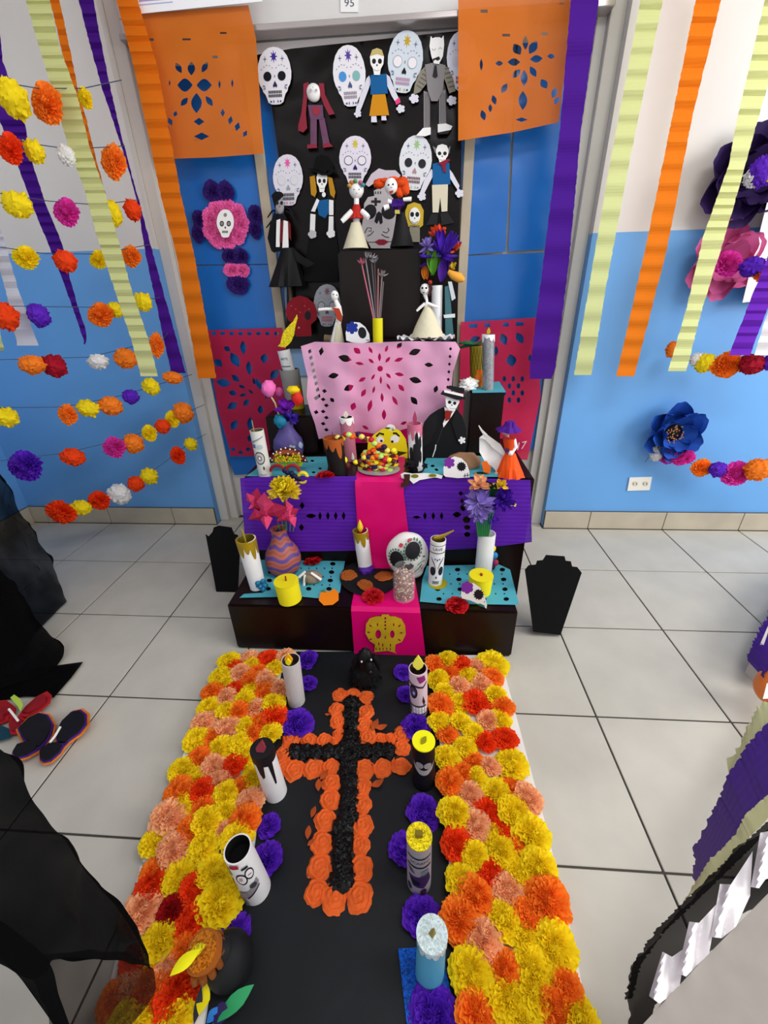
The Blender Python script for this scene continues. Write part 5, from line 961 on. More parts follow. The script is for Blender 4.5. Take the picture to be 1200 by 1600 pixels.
f.prints('leaf', [(petal(748, 742, 30, 10, -10), M('#14301e')), (petal(760, 752, 24, 9, 40), M('#14301e'))], .01); f.cut('orange_petal', [(752, 722), (760, 720), (767, 730), (766, 740), (756, 738)], M('#ec6a1c'), .02, .003)
# orange dress doll
f = FZ('orange_dress_doll', 'doll in an orange dress and purple hat at the right end of the second step', 'doll', 800, 748, Z2, .035)
f.cone('skirt', 797, 708, 742, 8, 21, M('#f0520c', .6, wave=.3, wscale=30, wdir='X'), wob=.12, curve=1); f.cone('bodice', 796, 684, 710, 10, 7, M('#d8440c', .6))
f.sph('head', 791, 672, 7, 8, M('#c8a0a0', .6)); f.tube('neck', [(793, 686, 3), (792, 678, 3)], M('#c8a0a0', .6)); f.cut('scarf', [(787, 682), (798, 684), (793, 692)], M('#a8203a'), .012, .002)
f.tube('arm', [(803, 686, 3), (806, 698, 3), (799, 708, 3)], WHT, d=.01); f.sph('hand', 798, 708, 4, 4, WHT, d=.015); f.cut('belt_bow', bloom(792, 704, 4, 4, .4), M('#3a1a5a'), .016, .003)
c = f.p(797, 664); k_ = f.k(797, 664); mb = MB(); mb.lathe(c, [(.001, .012), (7 * k_, .010), (9 * k_, -.002), (17 * k_, -.012), (18 * k_, -.016), (9 * k_, -.005)], n=28, wob=.35); mb.build('hat', M('#4c1a86', .8), f.root)
# white paper eye mask with brown strap
f = Fig('eye_mask', 'flat white paper mask with two olive eyes on the edge of the purple cloth', 'mask', 1.188, (660, 755))
f.cut('mask', [(626, 741), (632, 738), (645, 740), (662, 739), (680, 740), (692, 743), (690, 748), (680, 746), (668, 748), (656, 750), (646, 756), (640, 750), (628, 747)], PAPER, 0, .002, step=6, wr=.003)
f.prints('eye_print', [(ell(648, 744, 6, 3), M('#7a7a1c')), (ell(676, 743, 6, 2.6), M('#7a7a1c'))], .0045); f.cut('strap', [(631, 741), (641, 741), (639, 759), (627, 762), (626, 757), (632, 752)], M('#3f2118'), .004, .003)
# ---- on the right dark box
f = FZ('white_rosette', 'white paper rosette on the small dark box beside the silver candle', 'flower', 735, 610, .718, .02)
f.sph('petals', 732, 601, 15, 10, WHT, lump=.45, lf=4, seg=24, ring=14, ryy=12)
t = Tube('silver_candle', 'tall silver glitter candle with white drips on the small dark box', 764, 611, 763, 523, 19, .718, M('#8f9094', .4, glitter=.3), wb=17, open_=False); t.drips(PAPER, [.12, .05, .14, .06, .1, .12, .05, .13]); t.flame(M('#b8982a', .5), 6, 11)
t = Tube('pineapple_tube', 'mustard pineapple patterned tube with green leaves behind the silver candle', 746, 606, 744, 540, 20, .718, M('#8f7c14', .6), wb=19, cat='tube')
it = []
for k in range(-3, 4): it += [([(k * 28 - 30, 0.02), (k * 28 - 27, 0.02), (k * 28 + 33, .97), (k * 28 + 30, .97)], M('#4a4210')), ([(k * 28 + 30, 0.02), (k * 28 + 33, 0.02), (k * 28 - 27, .97), (k * 28 - 30, .97)], M('#4a4210'))]
t.prints('crosshatch', it); petals(MB(), t.t, [(-1, -.1, -.15), (.8, -.2, .3), (-.9, -.3, .15)], .062, .018, -.3).build('green_leaf', M('#1c5a36', .5), t.root)
f = Fig('orange_bloom', 'small orange crumpled flower between the white rosette and silver candle', 'flower', t.c.y - .02, (750, 606)); f.sph('petals', 748, 592, 7, 14, ORA, lump=.4, lf=3)
# ================================================================ BACKDROP: paper skulls and jointed figures
YB = YD - .036
def skull_outline(cx, cy, w_, h, rot=0):
    pts = []
    up = [(0, -1), (.28, -.97), (.55, -.87), (.78, -.68), (.93, -.42), (1, -.12), (.97, .12), (.88, .32), (.76, .44), (.72, .55), (.58, .66), (.50, .80), (.44, .93), (.25, 1.0), (0, 1.01)]
    pts = up + [(-x, y) for x, y in up[-2:0:-1]]; c, s_ = cos(R(rot)), sin(R(rot))
    return [(cx + (x * c * w_ / 2 - y * s_ * h / 2), cy + (x * s_ * w_ / 2 + y * c * h / 2)) for x, y in pts]
def uvmap(cx, cy, w_, h, rot):
    c, s_ = cos(R(rot)), sin(R(rot)); return lambda pts: [(cx + (x * c * w_ / 2 - y * s_ * h / 2), cy + (x * s_ * w_ / 2 + y * c * h / 2)) for x, y in pts]
def paper_skull(label, cx, cy, w_, h, flower, eyeL, eyeR, ring_, nose, teeth_c, base='#ece8ee', rot=0, dots='#6f7490', teethh=.10, d=0, tint=None, group='paper sugar skull masks on the black sheet'):
    f = Fig('paper_skull', label, 'skull mask', YB - d, (cx, cy + h / 2), group); U = uvmap(cx, cy, w_, h, rot)
    f.cut('face', skull_outline(cx, cy, w_, h, rot), M(base, .65), 0, .003); it = []
    if tint: it += [(U(ell(0, -.45, .8, .4, 0, 24)), M(tint, .7)), ]
    it += [(U(star(0, -.66, .24, .10, 8)), M(flower)), (U(ell(0, -.66, .11, .085, 0, 10)), M(flower))]
    for sx in (-.52, .50): it.append((U(star(sx, -.58, .13, .035, 4)), M(dots)))
    for k in range(5):
        for sg in (-1, 1): it.append((U(diamond(sg * (.12 + .16 * k), -.27 - .10 * sin(k * .9), .07, .05)), M(dots)))
    for (ex, col, col2) in ((-.42, eyeL, ring_), (.42, eyeR, ring_)):
        if col2: it.append((U(ell(ex, .02, .27, .20, 0, 18)), M(col2)))
        it.append((U(ell(ex, .02, .235, .17, 0, 18)), M(col)))
    it += [(U([(0, .18), (.13, .34), (.10, .42), (0, .38), (-.10, .42), (-.13, .34)]), M(nose)), (U(diamond(0, .02, .06, .13)), M(dots))]
    for r_ in (0, 1): it += [(U(rect(-.40 + .10 * k, .52 + r_ * (teethh + .03), -.335 + .10 * k, .52 + teethh + r_ * (teethh + .03))), M(teeth_c)) for k in range(8)]
    for sg in (-1, 1): it += [(U(stroke([(sg * .72, .34), (sg * .60, .36), (sg * .58, .44), (sg * .68, .46)], .045)), M(dots)), (U(ell(sg * .28, .90, .05, .035, 0, 8)), M(nose)), (U(petal(sg * .12, .90, .12, .06, 90)), M(flower))]
    f.prints('printed_face', it, .003); return f
paper_skull('white paper skull with black eyes and a violet flower at top left of the backdrop', 429, 118, 53, 90, '#3f2a98', '#101018', '#101018', None, '#2a2c50', '#15151c', rot=-3)
paper_skull('paper skull with sky blue and teal eyes and a violet flower', 546, 118, 51, 96, '#5c3fa0', '#4a94d8', '#84b8b8', None, '#4a5684', '#9a8a9a', rot=-4)
paper_skull('tilted paper skull with white eyes and a yellow flower at the top', 633, 96, 55, 98, '#c8a41e', '#efe9ec', '#efe9ec', '#a8b0b8', '#101014', '#b98aa8', base='#d3dbe4', rot=6)
paper_skull('paper skull half hidden behind the right orange banner', 722, 95, 48, 94, '#8ea6c8', '#d8d8e6', '#d8d8e6', None, '#4a4a78', '#b0203a', base='#dfe2f2')
paper_skull('pale paper skull with a pink flower and big grey teeth at left', 450, 281, 47, 80, '#e85aa6', '#dcd9df', '#dcd9df', '#cfcdd6', '#9aa0a8', '#33333c', base='#dfdbe4', rot=-2, teethh=.12)
paper_skull('paper skull with outlined eyes, yellow flower and a torn left edge', 555, 250, 50, 76, '#d2bc3a', '#e8e2ea', '#e8e2ea', '#3c3c50', '#241c60', '#26262c', base='#e3dce8')
paper_skull('paper skull with black eyes, a green flower and two rows of teeth', 649, 254, 51, 86, '#9cc088', '#26262c', '#26262c', None, '#b08a90', '#70404a', base='#dfe0e4', rot=5)
f = paper_skull('grey painted paper skull with pink teeth behind the small white doll', 511, 477, 42, 66, '#8a5a68', '#b0b0b6', '#b0b0b6', '#1c1c20', '#505058', '#c0687a', base='#a5a5ac', d=.03)
# red skull
f = Fig('red_paper_skull', 'crimson paper skull with one black eye at the left end of the third step', 'skull mask', YB - .04, (470, 525))
f.cut('face', [(446, 486), (449, 474), (458, 465), (468, 462), (480, 465), (491, 474), (496, 488), (494, 500), (486, 507), (487, 525), (462, 526), (460, 507), (450, 500)], M('#8c1222', .7, var=.15, vscale=40), 0, .004, [])
f.prints('eye_hole', [(ell(481, 493, 5, 7), BK), (diamond(467, 512, 4, 4), M('#d88a8a'))] + [(ell(455 + 7 * k, 478 + 5 * (k % 3), 1.2, 1.2, 0, 6), M('#c84a5a')) for k in range(5)], .004)
# big grey skull print
f = Fig('grey_skull_drawing', 'grey skull drawing with a brow cross and red lips behind the cone dolls', 'drawing', YB - .01, (593, 387))
f.cut('paper', [(569, 318), (575, 308), (585, 306), (584, 298), (600, 290), (606, 300), (616, 312), (620, 326), (618, 345), (614, 368), (610, 388), (580, 388), (571, 372), (565, 356), (568, 336)], M('#b9b2b4', .7), 0, .003)
f.cut('bony_arms', [(571, 288), (580, 272), (592, 263), (602, 266), (618, 266), (626, 274), (620, 282), (606, 280), (604, 292), (590, 292), (588, 284), (576, 292)], M('#cdbfc8', .7), .002, .002)
f.prints('drawn_face', [(ell(578, 331, 10, 12, 20), BK), (ell(607, 331, 11, 12, -20), BK), ([(588, 334), (592, 330), (597, 334), (598, 348), (594, 351), (592, 344), (589, 350), (585, 346)], BK), (rect(585, 309, 589, 322), M('#2c2028')), (rect(580, 313, 595, 317), M('#2c2028')), ([(585, 378), (592, 374), (600, 374), (608, 378), (600, 383), (592, 383)], M('#8c1c34')), (rect(572, 378, 586, 379), BK), (rect(606, 377, 614, 378), BK),
     (stroke([(570, 364), (574, 356), (580, 356), (580, 361), (576, 361)], 1.2), BK), (stroke([(574, 369), (580, 366), (584, 361)], 1.2), BK), (stroke([(598, 362), (604, 364), (608, 360), (606, 356)], 1.2), BK), (stroke([(596, 366), (602, 370), (608, 371)], 1.2), BK), (rect(586, 299, 587.5, 303), BK), (rect(590, 299, 591.5, 303), BK), (rect(594, 299, 595.5, 303), BK)], .003)
# yellow haired small skull
f = Fig('yellow_hair_skeleton', 'small paper skull with long yellow hair right of the black cone doll', 'figure', YB - .008, (648, 385))
f.cut('hair', [(633, 330), (637, 320), (647, 316), (657, 319), (662, 329), (661, 352), (656, 356), (638, 354), (634, 346)], M('#c8a832', .7), 0, .004); f.cut('face', ell(648, 337, 8.5, 13, 0, 20), PAPER, .004, .003); f.cut('ribs', rect(640, 352, 656, 378), M('#8e8876', .8, wave=.4, wscale=60), 0, .004)
f.prints('printed_face', [(ell(644, 335, 3, 4), BK), (ell(652, 335, 3, 4), BK), (diamond(648, 341, 2, 3), BK), (stroke([(643, 346), (648, 349), (653, 346)], .8), BK)], .007)
# maroon haired figure
MAR = M('#8c2438', .6); MVE = M('#6c4460', .7, var=.15, vscale=40)
f = Fig('maroon_haired_doll', 'paper doll with a white round face, long maroon hair and violet trousers', 'doll', YB, (490, 232))
f.cut('hair', [(474, 131), (482, 128), (480, 150), (478, 178), (480, 200), (474, 207), (466, 204), (466, 196), (471, 176), (474, 150)], MAR, 0, .008); f.cut('hair', [(498, 130), (506, 130), (508, 148), (516, 165), (523, 178), (514, 180), (506, 164), (501, 150)], MAR, 0, .008)
f.sph('head', 490, 145, 12, 15, PAPER, ryy=8); f.prints('printed_face', [(ell(485, 141, 2.2, 2.4), M('#b8aeb8')), (ell(494, 141, 2, 2.4), M('#b8aeb8')), (diamond(489, 136, 2, 2), GREY)], .021)
f.cut('torso', [(481, 164), (504, 164), (506, 186), (485, 187)], MVE, .002, .008); f.cut('heart_patch', ell(494, 173, 6, 7), M('#9c2c40'), .010, .001)
f.cut('leg', [(485, 186), (495, 186), (495, 227), (485, 229)], MVE, .002, .007); f.cut('leg', [(498, 185), (507, 184), (515, 224), (505, 227)], MVE, .002, .007); f.cut('shoe', [(480, 226), (494, 225), (496, 231), (480, 232)], MAR, .004, .01); f.cut('shoe', [(504, 225), (515, 223), (520, 229), (505, 231)], MAR, .004, .01)
# blue vest orange skirt
def skull_head(f, cx, cy, rx, ry, off=.006, cap=None):
    f.cut('head', [(cx - rx, cy - ry * .35), (cx - rx * .7, cy - ry * .85), (cx, cy - ry), (cx + rx * .7, cy - ry * .85), (cx + rx, cy - ry * .35), (cx + rx * .9, cy + ry * .2), (cx + rx * .55, cy + ry * .55), (cx + rx * .4, cy + ry), (cx - rx * .4, cy + ry), (cx - rx * .55, cy + ry * .55), (cx - rx * .9, cy + ry * .2)], PAPER, off, .004)
    it = [(ell(cx - rx * .42, cy - .02 * ry, rx * .28, ry * .2), BK), (ell(cx + rx * .42, cy - .02 * ry, rx * .28, ry * .2), BK), (diamond(cx, cy + ry * .28, rx * .25, ry * .2), BK), (stroke([(cx - rx * .4, cy + ry * .62), (cx, cy + ry * .7), (cx + rx * .4, cy + ry * .62)], .7), GREY)]
    if cap: it += [([(cx - rx * .98, cy - ry * .4), (cx - rx * .7, cy - ry * .84), (cx, cy - ry * .99), (cx + rx * .7, cy - ry * .84), (cx + rx * .98, cy - ry * .4), (cx, cy - ry * .55)], M(cap))]
    f.prints('printed_face', it, off + .004)
f = Fig('blue_vest_skeleton', 'paper skeleton in a blue vest and mustard skirt below the headband', 'figure', YB, (594, 190))
BV = M('#0f5c96', .7); BONE = M('#dcd9e6', .7)
f.cut('arm', [(577, 118), (580, 128), (572, 150), (566, 166), (560, 180), (555, 178), (558, 160), (566, 140), (573, 122)], BONE, 0, .003); f.cut('arm', [(604, 116), (609, 120), (616, 138), (624, 156), (620, 163), (612, 150), (605, 134)], BONE, 0, .003)
f.cut('hand', bloom(559, 178, 6, 5, .35), BONE, .001, .003); f.cut('hand', bloom(626, 170, 7, 5, .3), BONE, .001, .003); f.cut('bracelet', [(617, 158), (624, 152), (626, 160), (619, 164)], M('#e83c78'), .004, .002)
f.cut('vest', [(579, 118), (590, 113), (596, 116), (604, 115), (606, 146), (579, 148)], BV, .003, .003); f.cut('skirt', [(582, 148), (602, 147), (608, 180), (577, 181)], M('#d08a10', .7), .004, .003); f.cut('foot', [(580, 181), (588, 181), (589, 191), (580, 191)], BONE, .002, .003); f.cut('foot', [(596, 181), (603, 181), (604, 188), (596, 188)], BONE, .002, .003)
skull_head(f, 589, 96, 11, 21, .006, '#c8b470')
# horned grey striped figure
GS = M('#8b8688', .7); GST = M('#5a5658', .7)
f = Fig('horned_grey_figure', 'tall grey paper figure with a horned white face, striped sleeves and black tie', 'figure', YB, (685, 212))
f.cut('leg', [(662, 142), (672, 145), (672, 200), (662, 200)], GS, 0, .003); f.cut('leg', [(686, 144), (696, 140), (697, 194), (686, 196)], GS, 0, .003)
f.prints('leg_stripes', [(rect(664 + 2.3 * k, 146, 664.8 + 2.3 * k, 198), GST) for k in range(4)] + [(rect(688 + 2.3 * k, 146, 688.8 + 2.3 * k, 192), GST) for k in range(4)], .003)
f.cut('arm', [(668, 100), (676, 108), (670, 126), (656, 144), (646, 148), (648, 132), (656, 112)], M('#8a8474', .7), .002, .004); f.cut('arm', [(690, 100), (700, 106), (708, 122), (712, 142), (702, 146), (697, 130), (690, 112)], M('#8a8474', .7), .002, .004)
f.prints('sleeve_stripes', [(stroke([(651 + 3 * k, 133 - 6.0 * k), (660 + 3.1 * k, 139 - 6 * k)], 1.6), GST) for k in range(5)] + [(stroke([(693 + 2 * k, 108 + 7 * k), (702 + 2 * k, 106 + 7 * k)], 1.6), GST) for k in range(5)], .006)
f.cut('torso', [(664, 101), (680, 97), (696, 102), (692, 140), (684, 158), (674, 158), (668, 140)], GS, .003, .005); f.cut('tie', [(679, 102), (682, 102), (684, 119), (680, 122), (676, 119)], BK, .008, .002)
f.cut('head', [(673, 56), (676, 60), (680, 58), (687, 58), (690, 60), (693, 55), (694, 70), (692, 88), (686, 100), (678, 99), (674, 88), (671, 72)], PAPER, .008, .004); f.prints('printed_face', [(stroke([(675, 76), (678, 79), (681, 76)], .9), GREY), (stroke([(685, 77), (688, 74), (691, 77)], .9), GREY), ([(676, 92), (686, 88), (688, 92), (684, 95), (680, 93), (677, 96)], BK), (rect(679, 53, 690, 58), BK)], .012)
f.cut('hand', bloom(647, 154, 8, 5, .3), BONE, .003, .003); f.cut('hand', bloom(706, 157, 8, 5, .3), BONE, .003, .003); f.cut('shoe', [(650, 212), (661, 200), (673, 199), (673, 210), (664, 213)], PAPER, .004, .008); f.cut('shoe', [(684, 194), (697, 193), (707, 197), (704, 203), (684, 207)], PAPER, .004, .008); f.cut('shoe_sole', [(684, 207), (704, 203), (700, 209), (686, 210)], BK, .003, .008)
# hat skeleton with yellow hair
f = Fig('hatted_skeleton', 'paper skeleton with yellow hair, a wide black hat and a blue shirt', 'figure', YB, (505, 395))
f.cut('skirt', [(488, 330), (520, 330), (530, 400), (528, 440), (474, 440), (480, 390)], M('#08080a', .8), 0, .004, step=8, wr=.004)
f.cut('hair', [(484, 276), (492, 274), (495, 300), (492, 308), (486, 304)], M('#c08a1c', .7, wave=.5, wscale=80, wdir='X'), .004, .005); f.cut('hair', [(512, 276), (519, 278), (524, 300), (522, 310), (516, 304)], M('#c08a1c', .7, wave=.5, wscale=80, wdir='X'), .004, .005)
f.cut('shirt', [(494, 314), (513, 311), (515, 330), (508, 341), (498, 336)], BV, .003, .004); f.cut('neck', ell(506, 304, 3, 4), PAPER, .005, .003)
for pts in ([(495, 310), (499, 313), (492, 331), (486, 330)], [(514, 312), (521, 313), (521, 336), (514, 336)]): f.cut('upper_arm', pts, PAPER, .006, .003)
for pts in ([(485, 334), (493, 335), (492, 362), (484, 362)], [(514, 338), (521, 338), (521, 360), (513, 360)]): f.cut('forearm', pts, PAPER, .005, .003)
f.cut('hand', bloom(488, 366, 7, 5, .2), M('#c8c4c8', .7), .008, .003); f.cut('hand', bloom(517, 365, 7, 5, .2), PAPER, .008, .003)
skull_head(f, 503, 283, 8.5, 17, .006); HB = M('#060608', .9)
f.cut('hat_brim', [(480, 262), (490, 268), (503, 274), (516, 274), (521, 268), (528, 270), (524, 264), (505, 268), (492, 264)], HB, .010, .010); f.cut('hat_crown', [(489, 264), (493, 246), (502, 241), (512, 244), (520, 254), (521, 270), (505, 270)], HB, .008, .012)
# blue vest white trousers horned
f = Fig('horned_blue_vest_skeleton', 'paper skeleton with a red scarf, blue vest and cream trousers at right', 'figure', YB, (690, 355))
f.cut('ears', [(676, 228), (682, 232), (690, 236), (698, 234), (704, 228), (702, 240), (680, 240)], M('#8c8686', .8), 0, .003); f.cut('arm', [(674, 264), (679, 270), (668, 292), (661, 306), (656, 302), (662, 284)], BONE, .001, .003); f.cut('arm', [(702, 264), (707, 270), (718, 290), (716, 298), (709, 288), (702, 276)], BONE, .001, .003)
f.cut('hand', bloom(659, 307, 7, 5, .3), BONE, .002, .003); f.cut('hand', bloom(718, 302, 7, 5, .3), BONE, .002, .003); f.cut('vest', [(676, 256), (684, 254), (702, 254), (704, 288), (676, 290)], BV, .003, .003)
f.cut('trousers', [(675, 289), (700, 288), (699, 330), (690, 331), (688, 308), (685, 332), (676, 332)], M('#d9d1b8', .8), .003, .004); f.cut('boot', [(674, 334), (684, 334), (683, 350), (666, 352)], BK, .002, .005); f.cut('boot', [(688, 333), (699, 332), (710, 348), (690, 352)], BK, .002, .005)
skull_head(f, 691, 240, 10, 15, .005); f.cut('scarf', [(684, 255), (700, 248), (704, 250), (696, 257), (697, 270), (693, 268), (690, 258)], M('#8a1830', .7), .008, .002)
# black coat doll with flared skirt on a stick
f = Fig('black_coat_doll', 'skeleton doll in a black coat and flared black skirt on a stick beside the backdrop', 'doll', YB - .03, (450, 450))
f.tube('stick', [(452, 440, 3), (455, 475, 3)], M('#6c5a44'), d=-.005); f.cone('skirt', 450, 388, 448, 10, 27, M('#0e0e10', .6), wob=.12, curve=1.0); f.cut('cape', [(456, 385), (472, 400), (492, 412), (480, 418), (462, 408)], M('#121214', .7), .01, .003, step=5, wr=.006)
f.sph('head', 436, 321, 8, 14, M('#a39da0', .6), ryy=6, d=.01); f.cut('hair', [(424, 305), (430, 299), (440, 300), (444, 306), (432, 316), (428, 332), (422, 350), (418, 372), (424, 392), (430, 396), (428, 372), (430, 352), (432, 340), (428, 320)], M('#0b0b12', .8), .018, .004, step=5, wr=.005)
f.prints('printed_face', [(ell(433, 317, 2.4, 3), BK), (ell(440, 317, 2.2, 3), BK), (diamond(437, 323, 2, 3), BK)], .027)
f.cut('coat', [(428, 334), (444, 334), (452, 350), (452, 390), (430, 394), (424, 370)], M('#0f1016', .8), .004, .006); f.cut('leg', [(432, 344), (438, 342), (437, 386), (431, 386)], PAPER, .012, .003); f.cut('leg', [(443, 344), (450, 346), (451, 390), (441, 390)], PAPER, .012, .003); f.cut('red_tie', [(438, 346), (443, 344), (441, 380), (437, 378)], M('#6c1218'), .015, .002); f.cut('red_lining', [(450, 344), (454, 350), (455, 376), (451, 370)], M('#6c1218'), .015, .002)
for (x, y) in [(418, 334), (416, 350), (460, 336), (458, 330)]: f.tube('hair_strand', [(432 if x < 440 else 446, y - 6, 1.2), ((432 + x) / 2 if x < 440 else 452, y - 4, 1.4), (x, y + 6, .8)], M('#0b0b12'), d=.012, n=5)

# ---------------------------------------------------------------- dolls on the top box
Yt = 1.70
f = Fig('cone_doll', 'white doll with a cream cone skirt and red shawl on the top box', 'doll', Yt, (556, 388))
CRMC = M('#d8d0b4', .8, bump=.3, bscale=40)
f.cone('skirt', 556, 348, 389, 7, 20, CRMC, x1=556); f.sph('head', 557, 297, 11.5, 14, PAPER, lump=.05, lf=2); f.tube('neck', [(557, 310, 4), (557, 322, 4)], PAPER)
f.cone('shawl', 557, 320, 342, 5, 11, M('#b8241e', .7), wob=.1); f.cone('torso', 557, 338, 350, 6, 5, M('#c8c4c4', .7)); f.tube('arm', [(550, 330, 4, .01), (540, 340, 4, .015), (534, 346, 3.4, .018)], PAPER); f.tube('arm', [(565, 330, 4, .01), (573, 337, 4, .015), (576, 340, 3.4, .018)], PAPER)
for (x, y, c_) in [(549, 285, '#c07038'), (555, 283, '#5a8a5a'), (563, 285, '#b8607a'), (546, 290, '#c8964a'), (567, 289, '#4a8a9a')]: f.sph('flower_crown', x, y, 3.6, 3.6, M(c_), d=.02, seg=8, ring=6)
f.prints('face_paint', [(ell(553, 296, 1.2, 1.2), GREY), (ell(561, 296, 1.2, 1.2), GREY), (ell(557, 302, 1.4, .8), M('#b08080'))], .033)
f = Fig('cone_doll', 'doll with fluffy orange hair, violet top and black cone skirt on the top box', 'doll', Yt, (625, 386))
f.cone('skirt', 628, 332, 386, 4, 19, M('#141416', .6), x1=621); f.cone('torso', 620, 312, 334, 8, 5, M('#3a1468', .8), wob=.15)
for k in range(14): a = k * .45; f.tube('ruff', [(620, 318, 1.5, .015), (620 + 12 * cos(a), 318 - 6 * sin(a), 1.8, .02)], M('#3f1878', .8), n=5)
f.sph('head', 611, 291, 10, 13, PAPER, d=.01, lump=.05); OH = M('#dc4a12', .8, var=.2, vscale=40)
for (x, y, rx, ry) in [(592, 287, 9, 8), (600, 283, 9, 5), (628, 285, 10, 9), (633, 294, 7, 11), (624, 300, 6, 9), (614, 279, 8, 3)]: f.sph('hair', x, y, rx, ry, OH, d=.0, ryy=rx * .7, lump=.35, lf=5)
f.prints('face_paint', [(ell(607, 289, 1.4, 1.6), BK), (ell(614, 288, 1.4, 1.6), BK), (diamond(611, 293, 1.6, 2.4), BK), ([(608, 299), (615, 297), (613, 302), (609, 303)], M('#a82c30'))], .038)
f.tube('arm', [(612, 316, 2.6), (606, 314, 3)], PAPER, d=.02); f.tube('arm', [(630, 312, 2.6), (640, 311, 3), (643, 311, 3)], PAPER, d=.015); f.tube('arm', [(608, 322, 3), (600, 325, 4)], PAPER, d=.025); f.cut('belt', [(617, 328), (624, 328), (625, 334), (617, 334)], M('#c8b84a'), .022, .002)

# ---------------------------------------------------------------- third step (Z3)
f = Fig('striped_doll', 'thin white doll with a red sash and one arm stretched left on the third step', 'doll', PZ(525, 536, Z3).y + .01, (525, 536))
f.sph('head', 523, 462, 6, 8, WHT, lump=.15, lf=4); f.tube('body', [(524, 468, 3), (529, 480, 4.5), (531, 492, 4.5), (527, 510, 5), (524, 535, 8)], WHT); f.tube('arm', [(529, 482, 2.6), (520, 483, 2.4), (508, 483, 2.2), (498, 484, 2.2)], WHT, d=.01)
f.cone('skirt', 528, 502, 536, 4, 10, CRMC, x1=529); f.cut('sash', [(518, 480), (530, 482), (535, 494), (533, 504), (526, 498), (524, 488)], M('#b03a22', .7), .015, .004); f.prints('face_paint', [(ell(521, 460, 1, 1.2), BK), (ell(526, 461, 1, 1.2), BK)], .0195)
f = Fig('wood_cork', 'brown cork log lying beside the thin white doll', 'cork', PZ(517, 533, Z3).y + .01, (515, 533)); f.tube('cork', [(507, 529, 6), (525, 531, 6)], M('#7a6a50', .85, var=.2, vscale=60))
f = Fig('painted_skull_stone', 'small white skull stone with a blue flower on the third step', 'stone', PZ(558, 536, Z3).y + .0, (558, 536))
f.cut('skull', [(540, 520), (543, 509), (552, 503), (562, 504), (571, 511), (577, 522), (578, 533), (566, 537), (550, 535), (541, 532)], M('#e6e6e8', .5), 0, .02); f.prints('face_paint', [(bloom(550, 512, 10, 6, .3), M('#1c2f8c')), (ell(566, 520, 6.5, 9, -10), BK), (rect(572, 531, 577, 532), BK)], .02)
t = Tube('yellow_tube', 'bright yellow tube holding thin grey and pink feather sticks on the third step', 590, 537, 590, 497, 16, Z3, M('#d8cf0e', .6), cat='tube')
f = Fig('feather_sticks', 'bundle of thin grey and pink sticks with feathery tips in the yellow tube', 'sticks', t.c.y - .004, (590, 500))
for (x0_, x1_, y1_, c_) in [(584, 565, 412, '#c86a7c'), (586, 571, 404, '#8a8488'), (588, 580, 402, '#5c5659'), (590, 591, 420, '#b06e72'), (592, 597, 428, '#8a7c78'), (594, 599, 440, '#6c6468'), (589, 585, 410, '#4c4448')]: f.tube('stick', [(x0_, 500, 1.1), (x1_, y1_, 1.0)], M(c_), n=5)
for (x, y, c_) in [(566, 414, '#b86474'), (573, 405, '#8c888c'), (581, 405, '#9a979c'), (585, 412, '#7c787c'), (598, 432, '#8a8084')]:
    petals(MB(), f.p(x, y), sdirs(7, 10, 80, x), .020, .006, .3).build('feather_tip', M(c_, .7), f.root)
# bride doll on a lace doily
Yb_ = 1.50; f = Fig('bride_doll', 'white bride doll in a cream cone dress standing at the right of the third step', 'doll', Yb_, (668, 528)); f.root.location.z = Z3
f.cone('skirt', 668, 478, 526, 4, 25, CRMC, x1=664, curve=1.2); f.sph('head', 664, 452, 7.5, 9, PAPER, lump=.05); f.tube('neck', [(664, 460, 3.4), (667, 470, 2.0), (666, 480, 4)], PAPER); f.tube('arm', [(664, 474, 2.2), (656, 481, 2.2), (651, 486, 1.6)], PAPER, d=.012); f.tube('arm', [(669, 474, 2.2), (678, 478, 2.2), (685, 480, 1.6)], PAPER, d=.012)
f.cut('hair', [(668, 438), (674, 442), (676, 452), (672, 462), (668, 462), (671, 452)], M('#3a1418'), .008, .006); f.sph('red_flower', 672, 441, 3.4, 3.4, M('#a82820'), d=.012, seg=8, ring=6); f.prints('face_paint', [(ell(660, 450, 1.6, 1.8), BK), (ell(666, 450, 1.6, 1.8), BK), (ell(662, 457, 1.6, .8), BK)], .0215)
c = V((PY(665, 528, Yb_).x, Yb_ - .0, Z3 + .002)); q = mpp(c); dl = thing('lace_doily', 'white ruffled lace doily with a dark centre under the bride doll', 'doily', c)
MB().grid(lambda u, v: c + V(((.3 + .7 * v) * 45 * q * cos(2 * pi * u), (.3 + .7 * v) * 45 * q * .75 * sin(2 * pi * u), .004 + (.006 * sin(u * 2 * pi * 16) + .006) * v * v)), 96, 6).build('lace', M('#d9d8dc', .8), dl); MB().lathe(c, [(.001, .003), (30 * q, .003), (31 * q, .0)], n=28, squash=.75).build('dark_centre', M('#2a2230'), dl)
